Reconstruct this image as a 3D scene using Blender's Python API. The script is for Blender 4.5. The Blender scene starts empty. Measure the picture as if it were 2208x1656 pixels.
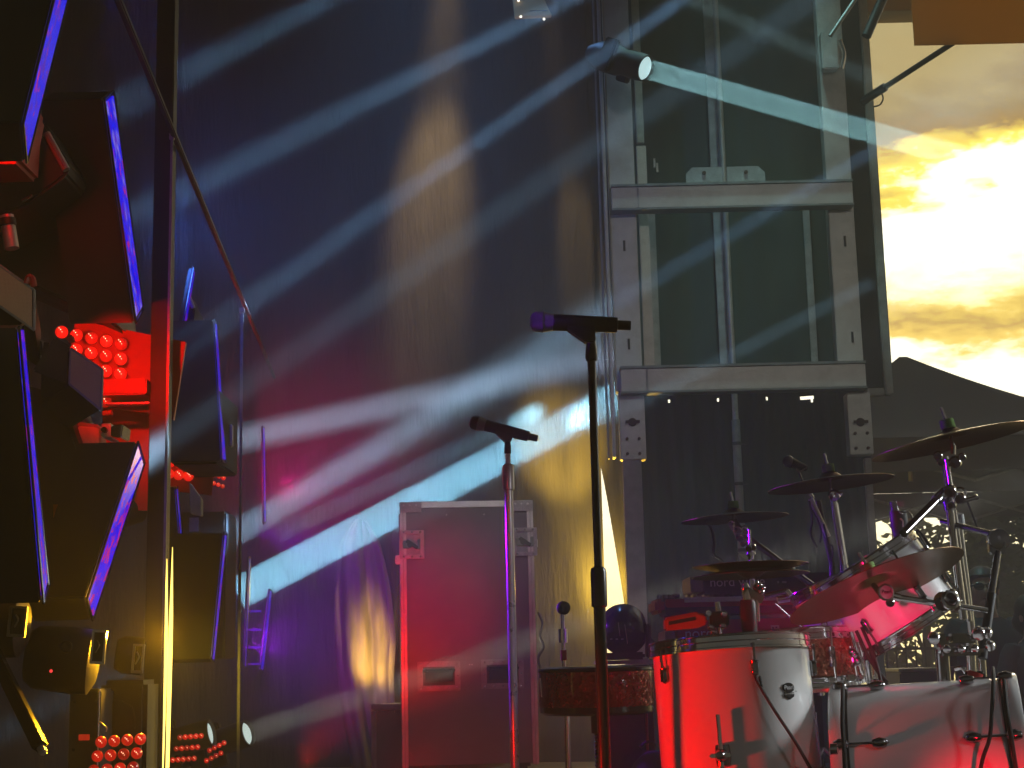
import bpy, bmesh, math, random
from mathutils import Vector, Matrix

random.seed(7)
sc = bpy.context.scene
col = sc.collection
V = Vector
rad = math.radians

# ------------------------------------------------------------------ camera
F = 3300.0
PITCH, ROLL, CZ = rad(10.3), rad(-1.33), 0.65
RC = Matrix.Rotation(math.pi / 2 + PITCH, 3, 'X') @ Matrix.Rotation(ROLL, 3, 'Z')
cam = bpy.data.cameras.new('camera')
cam_o = bpy.data.objects.new('camera', cam)
col.objects.link(cam_o)
cam_o.matrix_world = Matrix.Translation((0, 0, CZ)) @ RC.to_4x4()
cam.sensor_width = 36
cam.lens = 36 * F / 2208
cam.clip_start, cam.clip_end = 0.05, 500
sc.camera = cam_o


def P(px, py, y):
    """real-world point at depth y that the photograph shows at pixel (px, py)"""
    d = RC @ V(((px - 1104) / F, -(py - 828) / F, -1))
    return V((0, 0, CZ)) + d * (y / d.y)


# ------------------------------------------------------------------ sky
SUN_AZ, SUN_EL = rad(19), rad(13)
sun_dir = V((math.sin(SUN_AZ) * math.cos(SUN_EL), math.cos(SUN_AZ) * math.cos(SUN_EL), math.sin(SUN_EL)))
world = bpy.data.worlds.new('World')
sc.world = world
world.use_nodes = True
nt = world.node_tree
N, L = nt.nodes, nt.links
bg = N['Background']
tc = N.new('ShaderNodeTexCoord')


def wmath(op, a, b=None, c=None):
    n = N.new('ShaderNodeMath')
    n.operation = op
    for i, q in enumerate((a, b, c)):
        if q is None:
            continue
        if isinstance(q, (int, float)):
            n.inputs[i].default_value = q
        else:
            L.new(q, n.inputs[i])
    return n.outputs[0]


def wnoise(scale, detail, rough, sx, sz, off):
    mp = N.new('ShaderNodeMapping')
    mp.inputs['Scale'].default_value = (sx, sx, sz)
    mp.inputs['Location'].default_value = off
    L.new(tc.outputs['Generated'], mp.inputs[0])
    n = N.new('ShaderNodeTexNoise')
    n.inputs['Scale'].default_value = scale
    n.inputs['Detail'].default_value = detail
    n.inputs['Roughness'].default_value = rough
    L.new(mp.outputs[0], n.inputs['Vector'])
    return n.outputs['Fac']


sep = N.new('ShaderNodeSeparateXYZ')
L.new(tc.outputs['Generated'], sep.inputs[0])
n1 = wnoise(4.0, 8, 0.62, 1.0, 3.0, (2.3, 0.4, 1.7))
n2 = wnoise(14.0, 8, 0.65, 1.0, 2.2, (0.3, 5.4, 0.2))
zz = wmath('ADD', sep.outputs['Z'], wmath('MULTIPLY', wmath('SUBTRACT', n1, 0.5), 0.20))
zz = wmath('ADD', zz, wmath('MULTIPLY', wmath('SUBTRACT', n2, 0.5), 0.09))
ramp = N.new('ShaderNodeValToRGB')
L.new(zz, ramp.inputs[0])
stops = [(0.0, (1.2, 0.98, 0.40)), (0.10, (1.2, 1.12, 0.85)), (0.175, (1.25, 1.18, 0.9)), (0.192, (0.85, 0.58, 0.08)),
         (0.208, (0.42, 0.26, 0.04)), (0.222, (0.75, 0.52, 0.06)), (0.238, (1.2, 1.05, 0.45)), (0.262, (1.2, 1.2, 1.0)),
         (0.283, (1.25, 1.2, 0.95)), (0.297, (0.95, 0.70, 0.06)), (0.316, (0.25, 0.14, 0.022)), (0.336, (0.22, 0.15, 0.05)),
         (0.362, (0.30, 0.225, 0.085)), (0.42, (0.28, 0.23, 0.10)), (0.6, (0.42, 0.38, 0.28)), (1.0, (0.26, 0.30, 0.36))]
el = ramp.color_ramp.elements
while len(el) < len(stops):
    el.new(0.5)
for e, (p, c) in zip(el, stops):
    e.position = p
    e.color = (*c, 1)
dot = N.new('ShaderNodeVectorMath')
dot.operation = 'DOT_PRODUCT'
L.new(tc.outputs['Generated'], dot.inputs[0])
dot.inputs[1].default_value = sun_dir
glow = wmath('ADD', wmath('MULTIPLY', wmath('POWER', wmath('MAXIMUM', dot.outputs['Value'], 0.0), 3.0), 2.3), 0.010)
sky = N.new('ShaderNodeTexSky')
sky.sky_type = 'NISHITA'
sky.sun_disc = False
sky.sun_elevation = SUN_EL
sky.sun_rotation = SUN_AZ
vm = N.new('ShaderNodeVectorMath')
vm.operation = 'SCALE'
L.new(ramp.outputs[0], vm.inputs[0])
L.new(glow, vm.inputs['Scale'])
vs = N.new('ShaderNodeVectorMath')
vs.operation = 'SCALE'
L.new(sky.outputs[0], vs.inputs[0])
vs.inputs['Scale'].default_value = 0.006
va = N.new('ShaderNodeVectorMath')
va.operation = 'ADD'
L.new(vm.outputs[0], va.inputs[0])
L.new(vs.outputs[0], va.inputs[1])
vk = N.new('ShaderNodeVectorMath')
vk.operation = 'SCALE'
L.new(va.outputs[0], vk.inputs[0])
vk.inputs['Scale'].default_value = 10.0
L.new(vk.outputs[0], bg.inputs['Color'])
bg.inputs['Strength'].default_value = 0.10

# sun, veiled by cloud, low behind the stage
sl = bpy.data.lights.new('sun', 'SUN')
sl.energy = 0.6
sl.angle = rad(10)
sl.color = (1.0, 0.80, 0.50)
so = bpy.data.objects.new('sun', sl)
col.objects.link(so)
so.rotation_euler = (-sun_dir).to_track_quat('-Z', 'Y').to_euler()


# ------------------------------------------------------------------ stage lamps
def aim(o, a, b):
    o.location = a
    o.rotation_euler = (V(b) - V(a)).to_track_quat('-Z', 'Y').to_euler()


def beam(a, b, r, spread, power, color=(0.62, 0.86, 1.0), ring=0.0):
    """beam head: a disc of light that leaves its lens nearly parallel (ring: brighter rim of the optics)"""
    l = bpy.data.lights.new('beam_lamp', 'AREA')
    l.shape = 'DISK'
    l.size = 2 * r
    l.spread = rad(spread)
    l.energy = power
    l.color = color
    if ring:
        l.use_nodes = True
        t = l.node_tree
        e = t.nodes['Emission']
        g = t.nodes.new('ShaderNodeNewGeometry')
        d = t.nodes.new('ShaderNodeVectorMath')
        d.operation = 'DISTANCE'
        t.links.new(g.outputs['Parametric'], d.inputs[0])
        d.inputs[1].default_value = (0.5, 0.5, 0.0)
        m = t.nodes.new('ShaderNodeMapRange')
        m.interpolation_type = 'SMOOTHSTEP'
        t.links.new(d.outputs['Value'], m.inputs['Value'])
        m.inputs['From Min'].default_value = 0.22
        m.inputs['From Max'].default_value = 0.42
        m.inputs['To Min'].default_value = 1.0 - ring
        m.inputs['To Max'].default_value = 1.0 + ring
        t.links.new(m.outputs[0], e.inputs['Strength'])
    o = bpy.data.objects.new('beam_lamp', l)
    col.objects.link(o)
    aim(o, a, b)
    return o


def spot(a, b, angle, power, color, r=0.05, blend=0.5):
    l = bpy.data.lights.new('wash_fill_lamp', 'SPOT')
    l.spot_size = rad(angle)
    l.spot_blend = blend
    l.shadow_soft_size = r
    l.energy = power
    l.color = color
    o = bpy.data.objects.new('wash_fill_lamp', l)
    col.objects.link(o)
    aim(o, a, b)
    return o


def glowlamp(a, power, color, r=0.03):
    l = bpy.data.lights.new('added_glow_lamp', 'POINT')
    l.energy = power
    l.color = color
    l.shadow_soft_size = r
    o = bpy.data.objects.new('added_glow_lamp', l)
    col.objects.link(o)
    o.location = a
    return o


ICE = (0.30, 0.74, 1.0)
SKYB = (0.30, 0.60, 1.0)
# beams from heads on the left side of the stage
beam(P(512, 1280, 9.62), P(1270, 888, 10.2), 0.105, 1.5, 78, ICE, 0.25)
beam(P(470, 957, 9.93), P(900, 862, 9.93), 0.110, 3.6, 24, (0.52, 0.72, 1.0), -0.5)
beam(P(455, 1181, 9.9), P(640, 1072, 9.9), 0.085, 7.0, 20, (0.45, 0.74, 1.0))
beam(P(541, 1579, 7.0), P(900, 1462, 6.86), 0.05, 4.0, 2.0, (0.9, 0.92, 0.75))
beam(P(600, 1150, 9.0), P(1100, 918, 10.2), 0.06, 2.4, 3.0, ICE)
# beams from the right and from the rig above
beam(P(1404, 151, 8.52), P(1886, 287, 7.75), 0.060, 0.7, 14, (0.42, 0.88, 0.92), 0.6)
beam(P(1478, -6, 8.6), P(1830, 148, 8.6), 0.07, 4.0, 1.8, (0.5, 0.85, 0.9), -0.8)
beam(P(1478, -6, 8.4), P(400, 745, 6.2), 0.062, 1.6, 3.3, SKYB, -0.85)
beam(P(1335, -54, 8.4), P(-60, 640, 5.6), 0.068, 2.2, 3.8, SKYB, -0.85)
beam(P(960, -130, 8.0), P(60, 330, 5.6), 0.066, 3.0, 2.5, SKYB, -0.85)
beam(P(2330, -400, 3.4), P(345, 960, 4.08), 0.050, 1.0, 1.1, (0.40, 0.72, 1.0), -0.8)
beam(P(1910, 310, 8.7), P(480, 1150, 6.6), 0.062, 1.8, 1.7, SKYB, -0.85)
beam(P(1880, 610, 8.6), P(560, 1290, 8.0), 0.062, 2.0, 1.6, (0.40, 0.72, 0.95), -0.85)
# colour washes
spot((-0.80, 3.60, 0.14), P(1535, 1560, 4.20), 33, 120, (1.0, 0.0, 0.0), 0.06, 0.4)
spot((1.0, 1.6, 0.2), P(2100, 1740, 4.0), 11, 420, (1.0, 0.0, 0.02), 0.05, 1.0)
spot((0.35, 2.4, 0.72), P(1915, 1345, 4.5), 10, 200, (1.0, 0.0, 0.10), 0.03, 0.7)
spot(P(640, 1660, 6.4), P(885, 1330, 8.5), 30, 230, (1.0, 0.0, 0.0), 0.03, 1.0)
spot(P(900, 1640, 5.0), P(1040, 1560, 8.5), 44, 38, (1.0, 0.0, 0.0), 0.03, 1.0)
spot((-0.95, 5.25, 1.25), (1.0, 4.4, 1.3), 26, 120, (0.18, 0.0, 1.0), 0.12, 0.6)  # added violet spot, strengthens the rim light of the blue panels
spot(P(610, 1060, 9.0), P(680, 985, 10.2), 74, 230, (1.0, 0.0, 0.22), 0.06, 1.0)
spot(P(560, 1390, 8.6), P(740, 1310, 10.2), 75, 200, (0.36, 0.0, 1.0), 0.06, 1.0)
spot(P(330, 520, 6.0), P(900, 420, 10.2), 80, 130, (0.06, 0.20, 1.0), 0.1, 1.0)  # added blue fill that tints the haze
spot((-1.25, 4.6, 2.9), (-0.9, 9.5, 1.2), 60, 40, (0.08, 0.12, 1.0), 0.1, 1.0)  # second added blue fill, over the left side
spot((3.2, 0.6, 2.4), P(1985, 1560, 3.85), 9, 64, (0.97, 0.96, 1.0), 0.2, 0.8)  # added neutral fill on the bass drum, stands for ambient light
# added spots: pale on tower and case, stand-in daylight on drums, cool haze fill
spot((2.6, -0.6, 5.0), P(1620, 660, 9.0), 25, 120, (1.0, 0.96, 0.84), 0.15, 1.0)
spot((0.6, -0.8, 4.2), P(1040, 1030, 8.5), 9, 480, (1.0, 0.94, 0.86), 0.1, 1.0)
spot((4.2, 4.7, 1.8), (0.80, 4.15, 0.5), 22, 620, (0.90, 0.97, 1.0), 0.4, 0.8)  # no fixture, stands for daylight through the right opening
spot((3.2, 0.6, 2.4), (1.2, 4.1, 0.4), 30, 1.5, (0.95, 0.97, 1.0), 0.3, 0.8)  # added faint front fill in place of ambient light
spot((1.5, 8.35, 6.8), (1.6, 8.45, 0.0), 50, 520, (0.46, 0.92, 0.86), 0.1, 1.0)
spot((-0.3, 9.4, 6.8), (-0.6, 8.9, 0.0), 62, 620, (0.20, 0.46, 1.0), 0.1, 1.0)
# warm lamps near the back drape, then spots added for single things
spot(P(985, -330, 9.62), P(935, 400, 10.25), 17, 2300, (1.0, 0.64, 0.26), 0.06, 1.0)
spot(P(1130, -330, 9.62), P(1250, 520, 10.25), 9, 900, (1.0, 0.64, 0.20), 0.03, 0.8)
spot(P(1325, 1420, 8.6), P(1215, 980, 10.25), 19, 3300, (1.0, 0.60, 0.07), 0.05, 0.9)
spot(P(850, 1660, 9.72), P(792, 1370, 10.2), 24, 900, (1.0, 0.60, 0.10), 0.04, 0.8)
spot(P(358, 1375, 3.985), P(358, 1375, 3.985) - V((0, 1, 0)), 112, 48.0, (1.0, 0.46, 0.01), 0.008, 0.5)  # added at the post, facing the camera for an orange halo
glowlamp(P(1326, 1255, 10.1), 60, (1.0, 0.60, 0.05), 0.02)  # added, stands for sunlight leaking through the drape opening
spot((-0.9, 3.0, 1.9), P(1180, 694, 3.95), 7, 40, (0.22, 0.0, 1.0), 0.03, 0.8)  # added violet spot on the near microphone
spot((-1.15, 6.55, 1.25), P(1095, 1300, 5.85), 36, 300, (0.25, 0.0, 1.0), 0.03, 0.8)  # added violet spot on the silver stand
spot(P(385, 1420, 5.2), P(520, 1540, 9.0), 34, 20, (1.0, 0.66, 0.04), 0.03, 1.0)  # added yellow fill for the low left haze
spot((-0.25, 0.6, 1.5), P(40, 650, 3.5), 7, 26, (1.0, 0.93, 0.72), 0.05, 0.8)  # added warm spot on the large beige face
spot((-0.25, 0.6, 1.2), P(190, 860, 3.7), 9, 7, (1.0, 0.84, 0.58), 0.05, 0.8)  # added spot on the smaller beige face
spot((1.3, 4.3, 1.7), P(1098, 1280, 5.85), 26, 22, (1.0, 0.93, 0.95), 0.05, 0.8)  # added pale spot for the right side of the silver stand
# red lamps added at the bulb clusters to strengthen their glow
spot(P(236, 735, 3.74), P(285, 790, 4.1), 84, 9, (1.0, 0.0, 0.0), 0.01, 0.6)
glowlamp(P(395, 960, 6.5), 5.0, (1.0, 0.0, 0.0), 0.01)
glowlamp(P(20, 300, 3.42), 0.9, (1.0, 0.0, 0.0), 0.01)
glowlamp(P(500, 930, 7.6), 5.0, (1.0, 0.0, 0.0), 0.01)

vs_ = sc.view_settings
vs_.view_transform = 'Standard'
vs_.look = 'None'
vs_.exposure = 0.0
vs_.gamma = 1.0
vs_.use_curve_mapping = False
sc.cycles.use_denoising = True
sc.cycles.max_bounces = 6
sc.cycles.volume_bounces = 0
sc.cycles.sample_clamp_indirect = 4.0


# ================================================================== materials
def mat(name, base, rough=0.5, metal=0.0, var=0.15, scale=8.0, bump=0.0, bscale=60.0, coat=0.0, spec=0.5, stretch=(1, 1, 1),
        sheen=0.0):
    m = bpy.data.materials.new(name)
    m.use_nodes = True
    t = m.node_tree
    b = t.nodes['Principled BSDF']
    b.inputs['Roughness'].default_value = rough
    b.inputs['Metallic'].default_value = metal
    b.inputs['Coat Weight'].default_value = coat
    b.inputs['Coat Roughness'].default_value = 0.06
    b.inputs['Specular IOR Level'].default_value = spec
    b.inputs['Sheen Weight'].default_value = sheen
    c = t.nodes.new('ShaderNodeTexCoord')
    mp = t.nodes.new('ShaderNodeMapping')
    mp.inputs['Scale'].default_value = stretch
    t.links.new(c.outputs['Object'], mp.inputs[0])
    n = t.nodes.new('ShaderNodeTexNoise')
    n.inputs['Scale'].default_value = scale
    n.inputs['Detail'].default_value = 6
    n.inputs['Roughness'].default_value = 0.65
    t.links.new(mp.outputs[0], n.inputs['Vector'])
    r = t.nodes.new('ShaderNodeValToRGB')
    t.links.new(n.outputs['Fac'], r.inputs[0])
    r.color_ramp.elements[0].position = 0.3
    r.color_ramp.elements[1].position = 0.7
    r.color_ramp.elements[0].color = (*[max(0, q * (1 - var)) for q in base], 1)
    r.color_ramp.elements[1].color = (*[min(1, q * (1 + var)) for q in base], 1)
    t.links.new(r.outputs[0], b.inputs['Base Color'])
    mr = t.nodes.new('ShaderNodeMapRange')
    mr.inputs['To Min'].default_value = max(0.02, rough * 0.75)
    mr.inputs['To Max'].default_value = min(1, rough * 1.3)
    t.links.new(n.outputs['Fac'], mr.inputs['Value'])
    t.links.new(mr.outputs[0], b.inputs['Roughness'])
    if bump:
        n2 = t.nodes.new('ShaderNodeTexNoise')
        n2.inputs['Scale'].default_value = bscale
        n2.inputs['Detail'].default_value = 4
        t.links.new(mp.outputs[0], n2.inputs['Vector'])
        bp = t.nodes.new('ShaderNodeBump')
        bp.inputs['Strength'].default_value = bump
        bp.inputs['Distance'].default_value = 0.01
        t.links.new(n2.outputs['Fac'], bp.inputs['Height'])
        t.links.new(bp.outputs[0], b.inputs['Normal'])
    return m


def emis(name, color, strength, base=(0.02, 0.02, 0.02)):
    m = mat(name, base, 0.3)
    b = m.node_tree.nodes['Principled BSDF']
    b.inputs['Emission Color'].default_value = (*color, 1)
    b.inputs['Emission Strength'].default_value = strength
    return m


M = {}
M['black'] = mat('black_plastic', (0.018, 0.018, 0.02), 0.45, bump=0.05, bscale=300)
M['black_gloss'] = mat('black_gloss_paint', (0.012, 0.012, 0.013), 0.18)
M['casing'] = mat('black_casing_paint', (0.02, 0.02, 0.022), 0.55, var=0.3, bump=0.05, bscale=200)
M['rubber'] = mat('black_rubber', (0.015, 0.015, 0.015), 0.7)
M['chrome'] = mat('chrome', (0.80, 0.80, 0.82), 0.10, 1.0, var=0.05)
M['dark_chrome'] = mat('dark_chrome', (0.35, 0.34, 0.36), 0.14, 1.0, var=0.1)
M['alu'] = mat('mill_aluminium', (0.58, 0.56, 0.54), 0.42, 0.75, var=0.22, scale=5, bump=0.12, bscale=90)
M['alu_dull'] = mat('weathered_aluminium', (0.42, 0.41, 0.39), 0.55, 0.4, var=0.3, scale=9, bump=0.15, bscale=70)
M['steel'] = mat('galvanised_steel', (0.30, 0.31, 0.31), 0.5, 0.6, var=0.3, scale=14, bump=0.1)
M['rust'] = mat('rusty_bolt', (0.10, 0.05, 0.035), 0.7, 0.3, var=0.4)
M['white_lacquer'] = mat('white_drum_lacquer', (0.74, 0.74, 0.73), 0.22, var=0.03, coat=0.7)
M['drumhead'] = mat('drum_head', (0.65, 0.65, 0.62), 0.5, var=0.05, bump=0.05, bscale=400)
M['black_velour'] = mat('black_drape_velour', (0.014, 0.0135, 0.013), 0.9, var=0.75, scale=4.5, bump=0.9, bscale=34, sheen=0.0, stretch=(1, 1, 0.16))
M['tarp'] = mat('dark_green_tarp', (0.060, 0.084, 0.070), 0.92, var=0.3, scale=2.5, bump=0.2, bscale=14, stretch=(1, 1, 0.3))
M['laminate'] = mat('road_case_laminate', (0.17, 0.165, 0.165), 0.38, var=0.12, scale=6, bump=0.06, bscale=500)
M['cymbal'] = None
M['skin'] = mat('skin', (0.42, 0.25, 0.18), 0.5, var=0.08, scale=20)
M['hair'] = mat('dark_hair', (0.04, 0.025, 0.015), 0.5, var=0.4, scale=60, stretch=(1, 1, 0.2))
M['shirt'] = mat('black_shirt', (0.022, 0.022, 0.026), 0.85, bump=0.3, bscale=30)
M['jeans'] = mat('dark_trousers', (0.03, 0.032, 0.045), 0.85, bump=0.2, bscale=60)
M['felt'] = mat('green_felt', (0.22, 0.42, 0.10), 0.9, var=0.2, scale=60, bump=0.3, bscale=300)
M['wing_vinyl'] = mat('sun_tinted_wing_vinyl', (0.62, 0.42, 0.16), 0.6, var=0.1, scale=1.5, stretch=(0.3, 1, 2))  # warm sun tint put into the tan base, translucent to glow
_t = M['wing_vinyl'].node_tree
_b = _t.nodes['Principled BSDF']
_tr = _t.nodes.new('ShaderNodeBsdfTranslucent')
_tr.inputs[0].default_value = (0.75, 0.48, 0.16, 1)
_mx = _t.nodes.new('ShaderNodeMixShader')
_mx.inputs[0].default_value = 0.6
_t.links.new(_b.outputs[0], _mx.inputs[1])
_t.links.new(_tr.outputs[0], _mx.inputs[2])
_t.links.new(_mx.outputs[0], _t.nodes['Material Output'].inputs['Surface'])
M['canvas'] = mat('grey_tent_canvas', (0.055, 0.055, 0.055), 0.8, var=0.15, scale=3, bump=0.1, bscale=30)
M['beige'] = mat('tan_roof_panel', (0.50, 0.33, 0.13), 0.7, var=0.12, scale=2)
M['diffuser'] = None
M['floor'] = mat('black_stage_ply', (0.03, 0.03, 0.03), 0.45, var=0.3, scale=3, bump=0.1, bscale=80)
M['earth'] = mat('worn_grass_ground', (0.07, 0.08, 0.04), 0.95, var=0.4, scale=1.5, bump=0.4, bscale=12)
M['red_plastic'] = mat('red_plastic', (0.34, 0.01, 0.01), 0.35, var=0.08)
M['red_keyboard'] = mat('red_keyboard_paint', (0.36, 0.03, 0.025), 0.4, var=0.1)
M['key_white'] = mat('piano_key_white', (0.72, 0.70, 0.66), 0.3, var=0.04)
M['print'] = mat('pale_print', (0.62, 0.60, 0.60), 0.6, var=0.03)
M['sticker'] = mat('paper_sticker', (0.62, 0.58, 0.48), 0.8, var=0.1, scale=40)
M['orange_label'] = mat('orange_label', (0.45, 0.16, 0.02), 0.7)
M['car'] = mat('dark_car_paint', (0.02, 0.03, 0.03), 0.2, 0.2, coat=1.0)
M['glass'] = mat('dark_car_glass', (0.015, 0.02, 0.02), 0.05, coat=1.0)
M['tyre'] = mat('tyre_rubber', (0.02, 0.02, 0.02), 0.8)
M['bark'] = mat('bark', (0.07, 0.05, 0.035), 0.95, var=0.4, scale=12, bump=0.6, bscale=25, stretch=(1, 1, 0.25))
M['iron'] = mat('black_iron', (0.018, 0.018, 0.018), 0.5, 0.2)
M['reflection_strip'] = emis('post_reflection_glow', (1.0, 0.68, 0.12), 3.2)  # emissive stand-in for a lamp reflection in the post
M['lens'] = emis('lit_lens_glass', (0.62, 0.92, 0.94), 0.9, (0.3, 0.3, 0.3))
M['lens_dim'] = emis('warm_lit_lens_glass', (0.70, 0.88, 0.80), 0.75, (0.3, 0.3, 0.3))
M['display'] = emis('red_display', (1.0, 0.03, 0.01), 0.35)
M['work_bulb'] = emis('work_lamp_bulb', (1.0, 0.92, 0.75), 3.0)
M['red_led'] = emis('red_indicator', (1.0, 0.05, 0.05), 1.2)


def bulb_mat(k=1.0):
    """red glass bulb: hot towards the filament, every bulb a little different"""
    m = emis('red_bulb', (1.0, 0.006, 0.002), 0.95, (0.5, 0.02, 0.02))
    t = m.node_tree
    b = t.nodes['Principled BSDF']
    b.inputs['Roughness'].default_value = 0.06
    b.inputs['Coat Weight'].default_value = 1.0
    lw = t.nodes.new('ShaderNodeLayerWeight')
    lw.inputs['Blend'].default_value = 0.35
    r = t.nodes.new('ShaderNodeValToRGB')
    t.links.new(lw.outputs['Facing'], r.inputs[0])
    r.color_ramp.elements[0].color = (0.95, 0.012, 0.006, 1)
    r.color_ramp.elements[1].color = (0.35, 0.0, 0.0, 1)
    r.color_ramp.elements[0].position = 0.05
    r.color_ramp.elements[1].position = 0.8
    t.links.new(r.outputs[0], b.inputs['Emission Color'])
    oi = t.nodes.new('ShaderNodeObjectInfo')
    mr = t.nodes.new('ShaderNodeMapRange')
    mr.inputs['To Min'].default_value = 0.45 * k
    mr.inputs['To Max'].default_value = 1.35 * k
    t.links.new(oi.outputs['Random'], mr.inputs['Value'])
    t.links.new(mr.outputs[0], b.inputs['Emission Strength'])
    return m


M['bulb'] = bulb_mat()
M['bulb_low'] = bulb_mat(0.5)
M['filament'] = emis('bulb_filament', (1.0, 0.45, 0.25), 4.0)
M['red_backing'] = mat('red_lit_board', (0.5, 0.03, 0.03), 0.5, var=0.1)  # red light of the bulbs put into the board colour


def cymbal_mat():
    m = mat('bronze_cymbal', (0.17, 0.10, 0.04), 0.33, 1.0, var=0.35, scale=14)
    t = m.node_tree
    c = t.nodes.new('ShaderNodeTexCoord')
    w = t.nodes.new('ShaderNodeTexNoise')
    ln = t.nodes.new('ShaderNodeVectorMath')
    ln.operation = 'LENGTH'
    t.links.new(c.outputs['Object'], ln.inputs[0])
    w.noise_dimensions = '1D'
    w.inputs['Scale'].default_value = 420
    w.inputs['Detail'].default_value = 3
    t.links.new(ln.outputs['Value'], w.inputs['W'])
    bp = t.nodes.new('ShaderNodeBump')
    bp.inputs['Strength'].default_value = 0.35
    bp.inputs['Distance'].default_value = 0.002
    t.links.new(w.outputs['Fac'], bp.inputs['Height'])
    t.links.new(bp.outputs[0], t.nodes['Principled BSDF'].inputs['Normal'])
    return m


M['cymbal'] = cymbal_mat()


def sparkle_mat(name, base):
    m = mat(name, base, 0.25, 0.6, var=0.3, scale=30, coat=0.8)
    t = m.node_tree
    c = t.nodes.new('ShaderNodeTexCoord')
    v = t.nodes.new('ShaderNodeTexVoronoi')
    v.inputs['Scale'].default_value = 210
    t.links.new(c.outputs['Object'], v.inputs['Vector'])
    s = t.nodes.new('ShaderNodeVectorMath')
    s.operation = 'SUBTRACT'
    t.links.new(v.outputs['Color'], s.inputs[0])
    s.inputs[1].default_value = (0.5, 0.5, 0.5)
    k = t.nodes.new('ShaderNodeVectorMath')
    k.operation = 'SCALE'
    k.inputs['Scale'].default_value = 1.1
    t.links.new(s.outputs[0], k.inputs[0])
    g = t.nodes.new('ShaderNodeNewGeometry')
    a = t.nodes.new('ShaderNodeVectorMath')
    a.operation = 'ADD'
    t.links.new(k.outputs[0], a.inputs[0])
    t.links.new(g.outputs['Normal'], a.inputs[1])
    nn = t.nodes.new('ShaderNodeVectorMath')
    nn.operation = 'NORMALIZE'
    t.links.new(a.outputs[0], nn.inputs[0])
    t.links.new(nn.outputs[0], t.nodes['Principled BSDF'].inputs['Normal'])
    return m


M['red_sparkle'] = sparkle_mat('red_sparkle_wrap', (0.42, 0.03, 0.03))
M['orange_sparkle'] = sparkle_mat('copper_sparkle_wrap', (0.50, 0.16, 0.10))


def diffuser_mat():
    m = mat('beige_led_face', (0.50, 0.43, 0.29), 0.6, var=0.08, scale=3)
    t = m.node_tree
    c = t.nodes.new('ShaderNodeTexCoord')
    v = t.nodes.new('ShaderNodeTexVoronoi')
    v.inputs['Scale'].default_value = 320
    v.inputs['Randomness'].default_value = 0.1
    t.links.new(c.outputs['Object'], v.inputs['Vector'])
    bp = t.nodes.new('ShaderNodeBump')
    bp.inputs['Strength'].default_value = 0.6
    bp.inputs['Distance'].default_value = 0.004
    t.links.new(v.outputs['Distance'], bp.inputs['Height'])
    t.links.new(bp.outputs[0], t.nodes['Principled BSDF'].inputs['Normal'])
    return m


M['diffuser'] = diffuser_mat()


def screen_mat(name, seed, red, pale, strength):
    """video tile: blue picture with purple, red and pale blotches, in small square pixels"""
    m = bpy.data.materials.new(name)
    m.use_nodes = True
    t = m.node_tree
    b = t.nodes['Principled BSDF']
    b.inputs['Base Color'].default_value = (0.02, 0.02, 0.03, 1)
    b.inputs['Roughness'].default_value = 0.25
    c = t.nodes.new('ShaderNodeTexCoord')
    sn = t.nodes.new('ShaderNodeVectorMath')
    sn.operation = 'SNAP'
    t.links.new(c.outputs['Object'], sn.inputs[0])
    sn.inputs[1].default_value = (0.006, 0.006, 0.006)
    mp = t.nodes.new('ShaderNodeMapping')
    mp.inputs['Location'].default_value = (seed * 3.7, seed * 1.3, seed * 5.1)
    t.links.new(sn.outputs[0], mp.inputs[0])

    def nz(scale, lo, hi, off):
        mq = t.nodes.new('ShaderNodeMapping')
        mq.inputs['Location'].default_value = (off, off * 2, off)
        t.links.new(mp.outputs[0], mq.inputs[0])
        n = t.nodes.new('ShaderNodeTexNoise')
        n.inputs['Scale'].default_value = scale
        n.inputs['Detail'].default_value = 3
        t.links.new(mq.outputs[0], n.inputs['Vector'])
        r = t.nodes.new('ShaderNodeMapRange')
        r.interpolation_type = 'SMOOTHSTEP'
        r.inputs['From Min'].default_value = lo
        r.inputs['From Max'].default_value = hi
        t.links.new(n.outputs['Fac'], r.inputs['Value'])
        return r.outputs[0]

    def mix(f, a, bcol):
        x = t.nodes.new('ShaderNodeMix')
        x.data_type = 'RGBA'
        t.links.new(f, x.inputs['Factor'])
        if isinstance(a, tuple):
            x.inputs['A'].default_value = (*a, 1)
        else:
            t.links.new(a, x.inputs['A'])
        x.inputs['B'].default_value = (*bcol, 1)
        return x.outputs['Result']

    q = mix(nz(22, 0.50, 0.66, 1), (0.0, 0.0, 1.0), (0.09, 0.0, 0.62))
    q = mix(nz(34, 0.62 - red, 0.72 - red, 4), q, (0.62, 0.01, 0.25))
    q = mix(nz(18, 0.66 - pale, 0.80 - pale, 9), q, (0.24, 0.20, 0.92))
    q = mix(nz(40, 0.60, 0.68, 13), q, (0.0, 0.0, 0.75))
    t.links.new(q, b.inputs['Emission Color'])
    b.inputs['Emission Strength'].default_value = strength
    return m


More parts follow.
